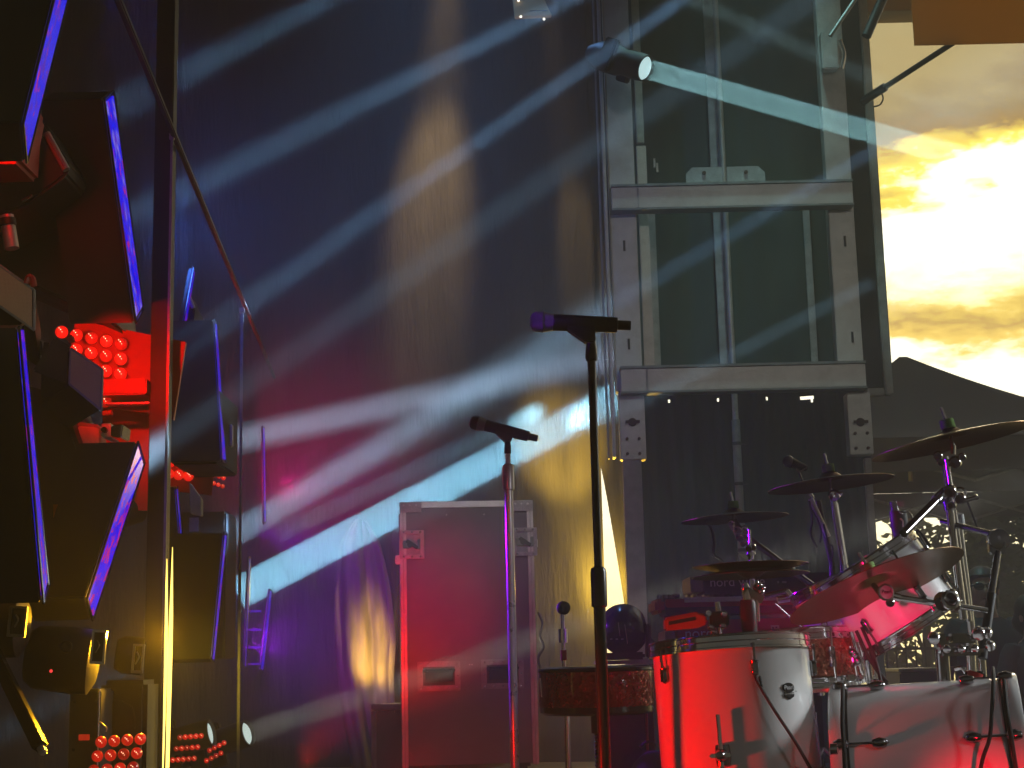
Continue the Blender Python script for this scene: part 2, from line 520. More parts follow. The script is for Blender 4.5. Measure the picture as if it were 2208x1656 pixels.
def leaf_mat(name, base, trans):
    m = bpy.data.materials.new(name)
    m.use_nodes = True
    t = m.node_tree
    b = t.nodes['Principled BSDF']
    t.nodes.remove(b)
    d = t.nodes.new('ShaderNodeBsdfDiffuse')
    tr = t.nodes.new('ShaderNodeBsdfTranslucent')
    mx = t.nodes.new('ShaderNodeMixShader')
    mx.inputs[0].default_value = trans
    g = t.nodes.new('ShaderNodeNewGeometry')
    r = t.nodes.new('ShaderNodeValToRGB')
    t.links.new(g.outputs['Random Per Island'], r.inputs[0])
    r.color_ramp.elements[0].color = (*[q * 0.55 for q in base], 1)
    r.color_ramp.elements[1].color = (*[q * 1.5 for q in base], 1)
    t.links.new(r.outputs[0], d.inputs[0])
    t.links.new(r.outputs[0], tr.inputs[0])
    t.links.new(d.outputs[0], mx.inputs[1])
    t.links.new(tr.outputs[0], mx.inputs[2])
    t.links.new(mx.outputs[0], t.nodes['Material Output'].inputs['Surface'])
    return m


M['leaf_dark'] = leaf_mat('dark_leaf', (0.045, 0.07, 0.02), 0.3)
M['leaf_light'] = leaf_mat('backlit_leaf', (0.10, 0.11, 0.025), 0.5)


# ================================================================== mesh helpers
def frame_of(axis):
    z = V(axis).normalized()
    x = V((1, 0, 0)) if abs(z.x) < 0.9 else V((0, 1, 0))
    x = (x - z * x.dot(z)).normalized()
    return x, z.cross(x), z


class MB:
    def __init__(s):
        s.v, s.f = [], []

    def add(s, v, f):
        o = len(s.v)
        s.v += [V(q) for q in v]
        s.f += [tuple(i + o for i in q) for q in f]
        return s

    def hexa(s, p):
        """p: 4 points of one face (in order) then the 4 opposite ones"""
        return s.add(p, [(3, 2, 1, 0), (4, 5, 6, 7), (0, 1, 5, 4), (1, 2, 6, 5), (2, 3, 7, 6), (3, 0, 4, 7)])

    def box(s, c, size, R=None):
        hx, hy, hz = [q / 2 for q in size]
        pts = [V(q) for q in ((-hx, -hy, -hz), (hx, -hy, -hz), (hx, hy, -hz), (-hx, hy, -hz),
                              (-hx, -hy, hz), (hx, -hy, hz), (hx, hy, hz), (-hx, hy, hz))]
        if R is not None:
            pts = [R @ q for q in pts]
        return s.hexa([V(c) + q for q in pts])

    def ab(s, a, b):
        a, b = V(a), V(b)
        return s.box((a + b) / 2, [abs(q) for q in (b - a)])

    def prism(s, poly, ext):
        n = len(poly)
        ext = V(ext)
        v = [V(q) for q in poly] + [V(q) + ext for q in poly]
        return s.add(v, [tuple(reversed(range(n))), tuple(range(n, 2 * n))] +
                     [(i, (i + 1) % n, n + (i + 1) % n, n + i) for i in range(n)])

    def cyl(s, a, b, r0, r1=None, n=16):
        a, b = V(a), V(b)
        r1 = r0 if r1 is None else r1
        return s.lathe(a, b - a, [(0, 0), (r0, 0), (r1, (b - a).length), (0, (b - a).length)], n)

    def lathe(s, o, axis, prof, n=32):
        x, y, z = frame_of(axis)
        o = V(o)
        rings, v, f = [], [], []
        for r, h in prof:
            if r < 1e-6:
                rings.append([len(v)])
                v.append(o + z * h)
            else:
                rings.append(list(range(len(v), len(v) + n)))
                v += [o + z * h + (x * math.cos(2 * math.pi * k / n) + y * math.sin(2 * math.pi * k / n)) * r for k in range(n)]
        for a, b in zip(rings, rings[1:]):
            if len(a) == 1 and len(b) == 1:
                continue
            for k in range(n):
                k2 = (k + 1) % n
                if len(a) == 1:
                    f.append((a[0], b[k2], b[k]))
                elif len(b) == 1:
                    f.append((a[k], a[k2], b[0]))
                else:
                    f.append((a[k], a[k2], b[k2], b[k]))
        return s.add(v, f)

    def ball(s, c, r, n=16, m=10, sq=(1, 1, 1)):
        o = len(s.v)
        s.lathe((0, 0, 0), (0, 0, 1), [(math.sin(math.pi * k / m) * r, -math.cos(math.pi * k / m) * r) for k in range(m + 1)], n)
        for i in range(o, len(s.v)):
            q = s.v[i]
            s.v[i] = V(c) + V((q.x * sq[0], q.y * sq[1], q.z * sq[2]))
        return s

    def tube(s, pts, r, n=10, smooth=True):
        pts = [V(p) for p in pts]
        if smooth and len(pts) > 2:
            out = []
            for i in range(len(pts) - 1):
                p0, p1, p2, p3 = pts[max(i - 1, 0)], pts[i], pts[i + 1], pts[min(i + 2, len(pts) - 1)]
                for k in range(6):
                    t = k / 6
                    out.append(0.5 * ((2 * p1) + (p2 - p0) * t + (2 * p0 - 5 * p1 + 4 * p2 - p3) * t * t + (3 * p1 - p0 - 3 * p2 + p3) * t ** 3))
            pts = out + [pts[-1]]
        v, f = [], []
        for i, p in enumerate(pts):
            d = (pts[min(i + 1, len(pts) - 1)] - pts[max(i - 1, 0)])
            x, y, z = frame_of(d)
            v += [p + (x * math.cos(2 * math.pi * k / n) + y * math.sin(2 * math.pi * k / n)) * r for k in range(n)]
        for i in range(len(pts) - 1):
            for k in range(n):
                f.append((i * n + k, i * n + (k + 1) % n, (i + 1) * n + (k + 1) % n, (i + 1) * n + k))
        f.append(tuple(reversed(range(n))))
        f.append(tuple(range((len(pts) - 1) * n, len(pts) * n)))
        return s.add(v, f)

    def build(s, name, m, parent=None, smooth=False, bevel=0.0, label=None):
        off = V((0, 0, 0))
        p = parent
        while p is not None:
            off += p.location
            p = p.parent
        origin = V((0, 0, 0))
        if parent is None or bevel == 0:
            pass
        me = bpy.data.meshes.new(name)
        c = sum(s.v, V((0, 0, 0))) / max(1, len(s.v))
        origin = c
        me.from_pydata([tuple(q - c) for q in s.v], [], s.f)
        bm = bmesh.new()
        bm.from_mesh(me)
        bmesh.ops.recalc_face_normals(bm, faces=bm.faces)
        if bevel:
            bmesh.ops.bevel(bm, geom=[e for e in bm.edges if len(e.link_faces) == 2 and e.calc_face_angle(0) > 0.6], offset=bevel,
                            segments=2, affect='EDGES', clamp_overlap=True)
        if smooth:
            for fc in bm.faces:
                fc.smooth = True
            for e in bm.edges:
                if len(e.link_faces) == 2 and e.calc_face_angle(0) > rad(38):
                    e.smooth = False
        bm.to_mesh(me)
        bm.free()
        if m is not None:
            me.materials.append(m)
        o = bpy.data.objects.new(name, me)
        col.objects.link(o)
        o.location = origin - off
        if parent is not None:
            o.parent = parent
        if label:
            o['label'] = label
        return o


def tag(o, label, cat, group=None):
    o['label'] = label
    o['category'] = cat
    if group:
        o['group'] = group
    return o


def thing(name, label, cat, loc, group=None):
    o = bpy.data.objects.new(name, None)
    o.empty_display_size = 0.1
    col.objects.link(o)
    o.location = V(loc)
    return tag(o, label, cat, group)


def struct(o):
    o['kind'] = 'structure'
    return o


def text_mesh(name, s, size, o, xdir, zdir, m, parent, ext=0.0006):
    cu = bpy.data.curves.new(name, 'FONT')
    cu.body = s
    cu.size = size
    cu.extrude = ext
    cu.align_x = 'CENTER'
    cu.align_y = 'CENTER'
    tmp = bpy.data.objects.new(name, cu)
    col.objects.link(tmp)
    dg = bpy.context.evaluated_depsgraph_get()
    me = bpy.data.meshes.new_from_object(tmp.evaluated_get(dg))
    bpy.data.objects.remove(tmp)
    x = V(xdir).normalized()
    z = V(zdir).normalized()
    y = z.cross(x)
    b = MB()
    b.add([V(o) + x * q.co.x + z * q.co.y - (x.cross(z)) * -q.co.z for q in me.vertices], [tuple(p.vertices) for p in me.polygons])
    return b.build(name, m, parent)


# ================================================================== setting
g = MB().ab((-34, -9, -0.75), (40, 25.5, -0.6)).build('ground', M['earth'])
struct(g)
f = MB().ab((-3.6, 1.25, -0.14), (2.45, 10.62, 0.0)).build('stage_floor', M['floor'])
struct(f)
r = MB().ab((-3.6, -1.5, 7.0), (2.42, 10.7, 7.1)).build('stage_roof', M['casing'])
struct(r)


def drape(name, xl, xr, z0, z1, y0, m, folds, amp, seed, nu=160, nv=40, thick=0.006, holes=(), label=None, cat='curtain', sway=0.02):
    """hanging cloth: gathered folds that vary with height; xl/xr give the edges at height z"""
    rn = random.Random(seed)
    ph = [rn.uniform(0, 6.28) for _ in range(6)]
    fr = [folds * rn.uniform(0.7, 1.4) for _ in range(4)]
    am = [rn.uniform(0.5, 1.0) for _ in range(4)]
    v, fc = [], []
    for j in range(nv + 1):
        z = z0 + (z1 - z0) * j / nv
        h = j / nv
        for i in range(nu + 1):
            u = i / nu
            x = xl(z) + (xr(z) - xl(z)) * u
            q = u * 6.2832
            d = sum(am[k] * math.sin(fr[k] * q + ph[k] + 0.9 * math.sin(h * 2.2 + ph[k])) for k in range(4)) / 2.2
            d += 0.35 * math.sin(folds * 2.7 * q + 3 * h + ph[5])
            d = abs(d) ** 0.8 * (1 if d > 0 else -1)
            v.append(V((x + sway * math.sin(h * 3 + ph[4]) * (0 if i in (0, nu) else 1), y0 + amp * d * (1.15 - 0.45 * h), z)))
    w = nu + 1
    for j in range(nv):
        for i in range(nu):
            if (i, j) in holes:
                continue
            fc.append((j * w + i, j * w + i + 1, (j + 1) * w + i + 1, (j + 1) * w + i))
    b = MB()
    b.add(v, fc)
    o = b.build(name, m, None, smooth=True)
    sd = o.modifiers.new('cloth_thickness', 'SOLIDIFY')
    sd.thickness = thick
    if label:
        tag(o, label, cat)
    return o


def px_x(px, py, y):
    return P(px, py, y).x


# back drape, split by the opening that lets the evening light through
gap_l = px_x(1302, 1200, 10.3)
drape('back_curtain', lambda z: -3.6, lambda z: gap_l, 0.0, 6.98, 10.3, M['black_velour'], 7.5, 0.013, 3, nu=420, nv=40,
      label='wide black back drape whose folds catch blue, magenta and golden light', cat='curtain')
zt, zb = P(1303, 985, 10.3).z, P(1346, 1315, 10.3).z
xt, xb = px_x(1303, 985, 10.3), px_x(1357, 1315, 10.3)


def gap_r(z):
    t = (zt - z) / (zt - zb)
    t = max(0.0, t)
    return gap_l - 0.01 + (xb - xt + 0.012) * t ** 0.85


drape('curtain_flap', gap_r, lambda z: px_x(1357, 1200, 10.3) + 0.012 * min(1, max(0, (1.9 - z))) - (0.0 if z > 1.6 else 0.0), 0.0, 6.98, 10.36,
      M['black_velour'], 0.6, 0.012, 5, nu=12, nv=60, label='narrow dark drape strip pulled aside next to the bright wedge opening', cat='curtain', sway=0)
b = MB()
v, fc = [], []
for j in range(13):
    for i in range(161):
        y = 1.3 + 8.95 * i / 160
        v.append(V((-3.5 + 0.05 * math.sin(y * 9.0) + 0.03 * math.sin(y * 15.7 + j * 0.3), y, 6.98 * j / 12)))
for j in range(12):
    for i in range(160):
        fc.append((j * 161 + i, j * 161 + i + 1, (j + 1) * 161 + i + 1, (j + 1) * 161 + i))
b.add(v, fc)
o = b.build('side_curtain', M['black_velour'], None, smooth=True)
o.modifiers.new('cloth_thickness', 'SOLIDIFY').thickness = 0.006
tag(o, 'black side drape hanging behind the towers of blue light panels', 'curtain')

M['brown_cloth'] = mat('brown_bunched_cloth', (0.055, 0.045, 0.030), 0.9, var=0.7, scale=9, bump=0.7, bscale=30, stretch=(1, 1, 0.2))  # extra cloth added so the gold lamp draws fold streaks
zt5 = P(790, 1120, 10.14).z


def bunch_l(z):
    t = 1 - z / zt5
    return px_x(742 - 18 * math.sin(3.0 * t + 0.3) + 14 * t + 30 * max(0.0, 1 - t * 9) ** 1.5, 1400, 10.14)


def bunch_r(z):
    t = 1 - z / zt5
    return px_x(806 + 52 * min(1.0, t * 2.0) + 8 * math.sin(7 * t) - 14 * max(0.0, 1 - t * 9) ** 1.5, 1400, 10.14)


drape('added_bunched_drape', bunch_l, bunch_r, 0.0, zt5, 10.13, M['brown_cloth'], 1.5, 0.034, 47, nu=60, nv=50,
      label='added bunched brown cloth catching gold light on the backdrop left of the road cases', cat='curtain', sway=0.03)

# tarp behind the aluminium tower, and the black drape under it (with a few small holes where daylight shows)
x1, x2 = px_x(1330, 620, 9.5), px_x(1868, 620, 9.5)
drape('green_tarp', lambda z: x1, lambda z: x2, P(1600, 846, 9.5).z, 6.98, 9.5, M['tarp'], 2.2, 0.018, 12, nu=80, nv=30,
      label='dark green tarp stretched behind the aluminium tower frame', cat='tarp', sway=0.0)
zt2 = P(1600, 850, 9.56).z
xr_ = px_x(1884, 1100, 9.62)
xl_ = px_x(1362, 1100, 9.62)
nu_, nv_ = 220, 110
holes = set()
for hx, hy, hw in ((1440, 864, 1), (1546, 864, 1), (1652, 859, 1), (1748, 868, 1), (1738, 861, 11)):
    pp = P(hx, hy, 9.62)
    i0 = int((pp.x - xl_) / (xr_ - xl_) * nu_)
    j0 = int(pp.z / (zt2 + 0.05) * nv_)
    for k in range(hw + 1):
        holes.add((i0 + k - hw // 2, j0))
drape('black_curtain', lambda z: xl_, lambda z: xr_, 0.0, zt2 + 0.05, 9.62, M['black_velour'], 5, 0.03, 21, nu=nu_, nv=nv_, holes=holes, thick=0.004,
      label='black drape below the green tarp, pricked by small bright holes', cat='curtain', sway=0.0)

# ------------------------------------------------------------------ aluminium tower of the mobile stage
Y = 9.0
T = thing('stage_tower', 'tall aluminium ladder frame with two wide crossbeams behind the drums', 'stage frame', (P(1600, 1430, Y).x, Y, 0))


def post(pxl, pxr, py, z0, z1, name='post', y=Y, d=0.10, m='alu', bevel=0.006, T=T):
    return MB().ab((px_x(pxl, py, y), y, z0), (px_x(pxr, py, y), y + d, z1)).build(name, M[m], T, bevel=bevel)


zlow = P(1360, 845, Y).z
post(1321, 1378, 620, zlow, 6.98)
post(1797, 1852, 620, zlow, 6.98)
post(1384, 1405, 620, zlow + 0.05, P(1390, 300, Y).z, 'flange', y=Y + 0.12, d=0.04, bevel=0.003)
post(1386, 1402, 620, P(1390, 300, Y).z + 0.02, 6.98, 'flange', y=Y + 0.12, d=0.04, bevel=0.003, m='alu_dull')


def beamx(pyt, pyb, pxl, pxr, dy=-0.09):
    a, b = P(1590, pyt, Y + dy), P(1590, pyb, Y + dy)
    zc, h = (a.z + b.z) / 2, a.z - b.z
    bm = MB().ab((px_x(pxl, pyt, Y + dy), Y + dy, zc - h / 2), (px_x(pxr, pyt, Y + dy), Y - 0.004, zc + h / 2))
    o = bm.build('cross_beam', M['alu'], T, bevel=0.004)
    MB().ab((px_x(pxl, pyt, Y + dy) - 0.002, Y + dy - 0.012, zc + h / 2 + 0.001), (px_x(pxr, pyt, Y + dy) + 0.002, Y - 0.002, zc + h / 2 + 0.016)).build('rim', M['steel'], o)
    MB().ab((px_x(pxl, pyt, Y + dy) - 0.002, Y + dy - 0.012, zc - h / 2 - 0.012), (px_x(pxr, pyt, Y + dy) + 0.002, Y - 0.002, zc - h / 2 - 0.001)).build('rim', M['steel'], o)
    xa = px_x(pxl + 55, pyt, Y + dy)
    MB().ab((xa, Y + dy - 0.003, zc - h / 2 + 0.004), (xa + 0.010, Y + dy + 0.004, zc + h / 2 - 0.004)).build('seam', M['alu_dull'], o)
    return o


beamx(398, 444, 1318, 1838)
beamx(790, 839, 1338, 1866)
# plates with bolts, below the lower beam
for pxl, pxr, pyb in ((1336, 1391, 992), (1829, 1879, 981)):
    za, zb2 = P(pxl, 848, Y).z, P(pxl, pyb, Y).z
    pl = MB().ab((px_x(pxl, 920, Y), Y - 0.02, zb2), (px_x(pxr, 920, Y), Y + 0.09, za)).build('leg_plate', M['alu'], T, bevel=0.004)
    xc = (px_x(pxl, 920, Y) + px_x(pxr, 920, Y)) / 2
    zk = P(pxl, 912, Y).z
    MB().cyl((xc, Y - 0.022, zk), (xc, Y - 0.05, zk), 0.026, 0.020, 14).box((xc, Y - 0.04, zk), (0.085, 0.012, 0.016)).build('knob', M['rust'], pl, smooth=True)
    for dx in (-0.036, 0.036):
        for py in (948, 980) if pxl < 1500 else (936, 968):
            zb3 = P(pxl, py, Y).z
            MB().cyl((xc + dx, Y - 0.021, zb3), (xc + dx, Y - 0.032, zb3), 0.010, n=6).build('bolt', M['rust'], pl)
zl = P(1360, 990, Y).z
post(1349, 1389, 1150, 0.0, zl - 0.003, 'leg', y=Y + 0.0, d=0.08, m='alu_dull')
post(1872, 1886, 1100, 0.0, P(1870, 985, Y).z, 'leg', y=Y + 0.05, d=0.05, m='alu_dull', bevel=0.003)
# slots in the posts
for px, py in ((1346, 530), (1356, 742), (1822, 520), (1838, 727)):
    c = P(px, py, Y)
    MB().ab((c.x - 0.007, Y - 0.003, c.z - 0.033), (c.x + 0.007, Y + 0.002, c.z + 0.033)).build('slot', M['black'], T)
# gusset on the upper beam
za, zb2 = P(1560, 363, Y).z, P(1560, 395, Y).z
for a_, b_ in ((1478, 1556), (1566, 1648)):
    xa, xb_ = px_x(a_, 380, Y), px_x(b_, 380, Y)
    ch = 0.04
    left = a_ < 1500
    poly = [(xa, Y - 0.03, zb2), (xb_, Y - 0.03, zb2), (xb_, Y - 0.03, za - (0 if left else ch)), (xb_ - (0 if left else ch), Y - 0.03, za),
            (xa + (ch if left else 0), Y - 0.03, za), (xa, Y - 0.03, za - (ch if left else 0))]
    gp = MB().prism(poly, (0, 0.012, 0)).build('gusset', M['alu_dull'], T)
    MB().cyl(((xa + xb_) / 2, Y - 0.031, (za + zb2) / 2 + 0.01), ((xa + xb_) / 2, Y - 0.037, (za + zb2) / 2 + 0.01), 0.012, n=12).build('bolt', M['rust'], gp)
# small hook fittings seen against the tarp
for px, py in ((1411, 352), (1417, 362)):
    c = P(px, py, 9.4)
    MB().ab((c.x - 0.006, 9.39, c.z - 0.03), (c.x + 0.006, 9.41, c.z + 0.03)).build('hook', M['alu'], T)

# slim tubes behind the frame
def tube_thing(name, a, b, r, m, label, cat, n=12, group=None):
    a, b = V(a), V(b)
    lo = a if a.z < b.z else b
    t = MB().cyl(a, b, r, n=n).build(name, M[m], None, smooth=True)
    return tag(t, label, cat, group)


yb = 9.38
x_ = px_x(1572, 620, yb)
t = thing('guide_tube', 'thin vertical aluminium tube running down the middle of the tower', 'pole', (x_, yb, 0))
MB().cyl((x_, yb, 0), (x_, yb, P(1600, 905, yb).z), 0.026, n=14).build('tube', M['steel'], t, smooth=True)
MB().cyl((x_, yb, P(1600, 905, yb).z), (x_, yb, 6.98), 0.019, n=14).build('tube', M['alu'], t, smooth=True)
for py in (960, 1047, 1190):
    z_ = P(1600, py, yb).z
    MB().cyl((x_, yb, z_), (x_, yb, z_ + 0.02), 0.030, n=14).box((x_ + 0.03, yb, z_ + 0.01), (0.06, 0.01, 0.008)).build('strap', M['black'], t)
yq = 9.44
for pxc, w, top, bot, lab in ((1546, 26, 6.98, zlow + 0.06, 'flat aluminium strip beside the middle tube of the tower'),
                              (1736, 15, P(1736, 395, yq).z, zlow + 0.06, 'narrow aluminium strip nearer the right post of the tower'),
                              (1398, 18, P(1398, 455, yq).z, zlow + 0.06, 'pale aluminium strip just inside the left tower post')):
    c = px_x(pxc + 12, 620, yq)
    h = w / 2 / F * yq
    o = MB().ab((c - h, yq, bot), (c + h, yq + 0.02, top)).build('tarp_batten', M['alu_dull'], None, bevel=0.003)
    tag(o, lab, 'batten', 'battens holding the tarp')
# dark outer panel right of the tower
yo = 9.14
T2 = thing('end_panel', 'dark narrow panel with pale rim at the right end of the tower', 'panel', (px_x(1885, 600, yo), yo, P(1890, 850, yo).z))
xa, xb_ = px_x(1855, 620, yo), px_x(1912, 620, yo)
zb2 = P(1890, 851, yo).z
MB().ab((xa, yo + 0.03, zb2 + 0.05), (xb_ - 0.05, yo + 0.05, 6.98)).build('sheet', M['casing'], T2)
MB().ab((xb_ - 0.052, yo, zb2 + 0.002), (xb_, yo + 0.08, 6.98)).build('side_rail', M['alu_dull'], T2, bevel=0.008)
MB().ab((xa, yo, zb2), (xb_ - 0.055, yo + 0.078, zb2 + 0.042)).build('bottom_rail', M['alu_dull'], T2, bevel=0.006)
# thin edge pipe with a reflective side, left of the left post
x_ = px_x(1309, 620, 8.98)
o = MB().ab((x_, 8.96, P(1320, 870, 9).z - 0.33), (x_ + 0.018, 9.06, 5.0)).build('edge_channel', M['alu'], None, bevel=0.003)
tag(o, 'slim aluminium channel standing tight against the left tower post', 'channel')
x_ = px_x(1299, 620, 9.02)
o = MB().ab((x_, 9.02, P(1320, 880, 9).z - 0.30), (x_ + 0.009, 9.07, 5.0)).build('edge_channel', M['steel'], None, bevel=0.002)
tag(o, 'hair thin dark metal edge left of the aluminium channel', 'channel')

# roof wing and struts at top right
yr = 8.4
a, b_ = P(1969, 60, yr), P(2100, 95, yr)
o = MB().ab((a.x, yr, b_.z), (a.x + 2.6, yr + 0.006, b_.z + 2.2)).build('roof_wing', M['wing_vinyl'], None)
tag(o, 'backlit vinyl skirt of the raised stage roof wing, tinted tan for sunlight', 'roof wing')
a, b_ = P(1872, 20, 9.3), P(1975, 22, 9.3)
o = MB().ab((a.x, 9.3, b_.z), (b_.x + 0.3, 9.5, b_.z + 0.3)).ab((b_.x - 0.03, 9.28, b_.z - 0.045), (b_.x + 0.02, 9.3, b_.z)).build('roof_edge_beam', M['beige'], None, bevel=0.006)
tag(o, 'short brownish roof beam between tower and roof wing', 'beam')
A, B = P(1880, 206, 8.9), P(2056, 92, 8.5)
t = thing('gas_strut', 'dark hydraulic strut rising diagonally from tower to roof wing', 'strut', A)
MB().cyl(A + (B - A) * 0.14, B, 0.017, n=14).build('rod', M['black'], t, smooth=True)
MB().cyl(A - (B - A) * 0.12, A + (B - A) * 0.17, 0.027, n=14).build('sleeve', M['black_gloss'], t, smooth=True)
MB().tube([P(1884, 230, 8.88), P(1897, 226, 8.88), P(1904, 214, 8.88), P(1902, 203, 8.88)], 0.005).build('hose', M['rubber'], t, smooth=True)
A, B = P(1868, 78, 8.8), P(1915, -30, 8.8)
o = tube_thing('roof_brace', A, B, 0.03, 'black', 'dark slanting brace at the top of the end panel', 'brace')
A, B = P(1790, 78, 8.7), P(1858, -22, 8.7)
o = tube_thing('roof_brace', A, B, 0.012, 'steel', 'thin bright rod slanting above the lit post top', 'brace')
# bracket sleeve on the right post where a beam lands
a, b_ = P(1768, 72, 8.94), P(1822, 150, 8.94)
t = thing('post_sleeve', 'pale metal sleeve bracket on the right post struck by a beam', 'bracket', (a.x, 8.94, b_.z))
MB().prism([(a.x, 8.92, b_.z), (a.x + 0.10, 8.92, b_.z), (a.x + 0.11, 8.92, a.z + 0.02), (a.x + 0.07, 8.92, a.z + 0.07), (a.x, 8.92, a.z)], (0, 0.07, 0)).build('sleeve', M['alu'], t, bevel=0.008)
MB().tube([(a.x + 0.12, 8.93, b_.z), (a.x + 0.14, 8.93, b_.z + 0.1), (a.x + 0.12, 8.93, b_.z + 0.19)], 0.012).build('loop', M['chrome'], t, smooth=True)


# ================================================================== moving lights
def disc_lens(c, d, r, m, parent):
    d = V(d).normalized()
    MB().lathe(V(c) - d * 0.002, d, [(0, 0), (r * 0.94, 0), (r * 0.86, 0.012), (r * 0.5, 0.022), (0, 0.026)], 28).build('lens', M[m], parent, smooth=True)


def beam_head(name, c, target, r, label, lens='lens', group='beam heads'):
    c, tg = V(c), V(target)
    d = (tg - c).normalized()
    t = thing(name, label, 'stage light', c - d * 0.3, group)
    o = c - d * 0.014
    MB().lathe(o, -d, [(r * 1.02, -0.012), (r * 1.14, -0.012), (r * 1.18, 0.05), (r * 1.1, 0.16), (r * 1.3, 0.2), (r * 1.25, 0.34), (r * 0.7, 0.42), (0, 0.42)], 28).build('head', M['casing'], t, smooth=True)
    lo = c - d * 0.02
    dm = d
    MB().lathe(lo, dm, [(0, 0), (r * 1.0, 0), (r * 0.9, 0.006), (0, 0.008)], 28).build('lens', M[lens], t, smooth=True)
    sx = d.cross(V((0, 0, 1))).normalized()
    for s in (-1, 1):
        MB().box(c - d * 0.22 + sx * s * r * 1.62, (0.04, 0.09, 0.20), Matrix((sx, d, sx.cross(d))).transposed()).build('yoke_arm', M['casing'], t, bevel=0.008)
    return t


beam_head('beam_light', P(1394, 148, 8.55), P(1890, 288, 7.75), 0.070, 'glowing round beam head in front of the green tarp, aimed right', 'lens')
beam_head('beam_light', P(537, 1580, 7.02), P(900, 1462, 6.78), 0.052, 'small round lit lens low beside the second slim pole', 'lens_dim')
beam_head('beam_light', P(458, 1580, 6.6), P(900, 1470, 6.5), 0.050, 'thin edge-on lit lens low between the two slim poles', 'lens_dim')
beam_head('beam_light', P(297, 1096, 4.3), P(520, 1030, 4.6), 0.036, 'dim unlit lens behind the slanted panel left of the red post', 'glass')

# work lamp hanging at the top edge
c = P(1147, 15, 9.6)
t = thing('work_lamp', 'tan metal plate with small bulbs hanging at the top edge', 'lamp', c)
p = [P(1104, -20, 9.6), P(1110, 36, 9.6), P(1190, 32, 9.6), P(1178, 8, 9.6), P(1168, -20, 9.6)]
MB().prism(p, (0, 0.05, 0)).build('plate', M['beige'], t, bevel=0.005)
for px, py in ((1123, 36), (1173, 41), (1118, 1)):
    MB().ball(P(px, py, 9.58), 0.008).build('bulb', M['work_bulb'], t, smooth=True)
MB().ab(P(1142, 23, 9.58) - V((0, 0.0, 0.004)), P(1180, 23, 9.58) + V((0, 0.015, 0.004))).build('hinge', M['chrome'], t)
MB().cyl(P(1150, 0, 9.62), P(1150, 0, 9.62) + V((0, 0, 0.9)), 0.012).build('hanger', M['black'], t)

# ------------------------------------------------------------------ towers of light panels (left)
SCR = [screen_mat('video_tile_%d' % i, i + 1, rd, pl, st) for i, (rd, pl, st) in enumerate(
    ((0.02, -0.04, 0.72), (0.03, 0.14, 0.8), (0.05, 0.02, 0.72), (0.10, 0.0, 0.8), (0.06, -0.05, 0.6), (0.03, 0.0, 0.6), (0.02, 0.06, 0.5), (0.03, 0.03, 0.2)))]


def led_panel(nt_, nb_, ft_, fb_, y0, y1, thick, scr, label, body=0.16, group='blue video panels on the towers'):
    """near edge top/bottom pixels, far edge top/bottom pixels of the lit face; the casing extends away from it to the left"""
    a, b = P(*nt_, y0), P(*nb_, y0)
    c, d = P(*ft_, y1), P(*fb_, y1)
    nrm = (b - a).cross(c - a).normalized()
    if nrm.x < 0:
        nrm = -nrm
    t = thing('led_panel', label, 'light panel', (b + d) / 2, group)
    u, w = (a - b), (d - b)
    e = 0.03
    # lit face slightly inset
    q = [a + (c - a) * 0.08 - u * 0.02, b + w * 0.08 + u * 0.02, d - w * 0.08 + (c - d) * 0.02, c - (c - a) * 0.08 - (c - d) * 0.02]
    MB().hexa([p_ + nrm * 0.002 for p_ in q] + [p_ - nrm * 0.01 for p_ in q]).build('screen', scr, t)
    left = V((-1, 0.0, 0.0))
    bk = [p_ + left * body for p_ in (a, b, d, c)]
    fr_ = [p_ - nrm * 0.004 for p_ in (a, b, d, c)]
    MB().hexa(fr_ + bk).build('casing', M['casing'], t, bevel=0.004)
    for p0, p1 in ((a, b), (c, d), (a, c), (b, d)):
        MB().cyl(p0 + nrm * 0.001, p1 + nrm * 0.001, 0.0032, n=6).build('bezel', M['black_gloss'], t)
    return t


led_panel((130, -60), (49, 265), (160, -60), (57, 350), 3.2, 3.36, .0, SCR[0], 'large blue panel leaning left at the top left corner', 0.22)
led_panel((224, 213), (292, 696), (244, 196), (308, 668), 3.86, 4.02, .0, SCR[1], 'pale blotched blue panel leaning right, left of the first slim pole', 0.17)
led_panel((40, 706), (93, 1300), (49, 700), (103, 1262), 3.3, 3.44, .0, SCR[2], 'long thin blue and purple panel at the left edge', 0.30)
led_panel((297, 952), (187, 1290), (311, 998), (199, 1338), 3.80, 3.95, .0, SCR[3], 'slanted blue and pink panel with black back left of the post', 0.15)
led_panel((417, 578), (371, 822), (421, 583), (378, 838), 6.4, 6.56, .0, SCR[4], 'slim blue panel leaning left just right of the first pole', 0.02)
led_panel((461, 690), (478, 994), (467, 694), (487, 998), 6.3, 6.5, .0, SCR[5], 'upright slim blue panel on the wide black box, second tower', 0.22)
led_panel((378, 1050), (407, 1396), (382, 1048), (411, 1390), 6.4, 6.55, .0, SCR[6], 'faint thin purple panel low beside the yellow strips', 0.05)
led_panel((483, 1148), (456, 1420), (489, 1150), (461, 1428), 6.3, 6.5, .0, SCR[4], 'blue and red panel under the short white beam', 0.22)
led_panel((566, 918), (569, 1130), (570, 920), (573, 1128), 9.6, 9.75, .0, SCR[4], 'hair thin purple panel crossed by the upper white beam', 0.01)
led_panel((581, 1270), (561, 1442), (586, 1272), (567, 1448), 9.4, 9.6, .0, SCR[6], 'small blue panel under the bright cyan beam, right one', 0.01)
led_panel((536, 1200), (526, 1440), (540, 1200), (530, 1442), 9.0, 9.2, .0, SCR[7], 'small blue panel under the bright cyan beam, left one', 0.01)
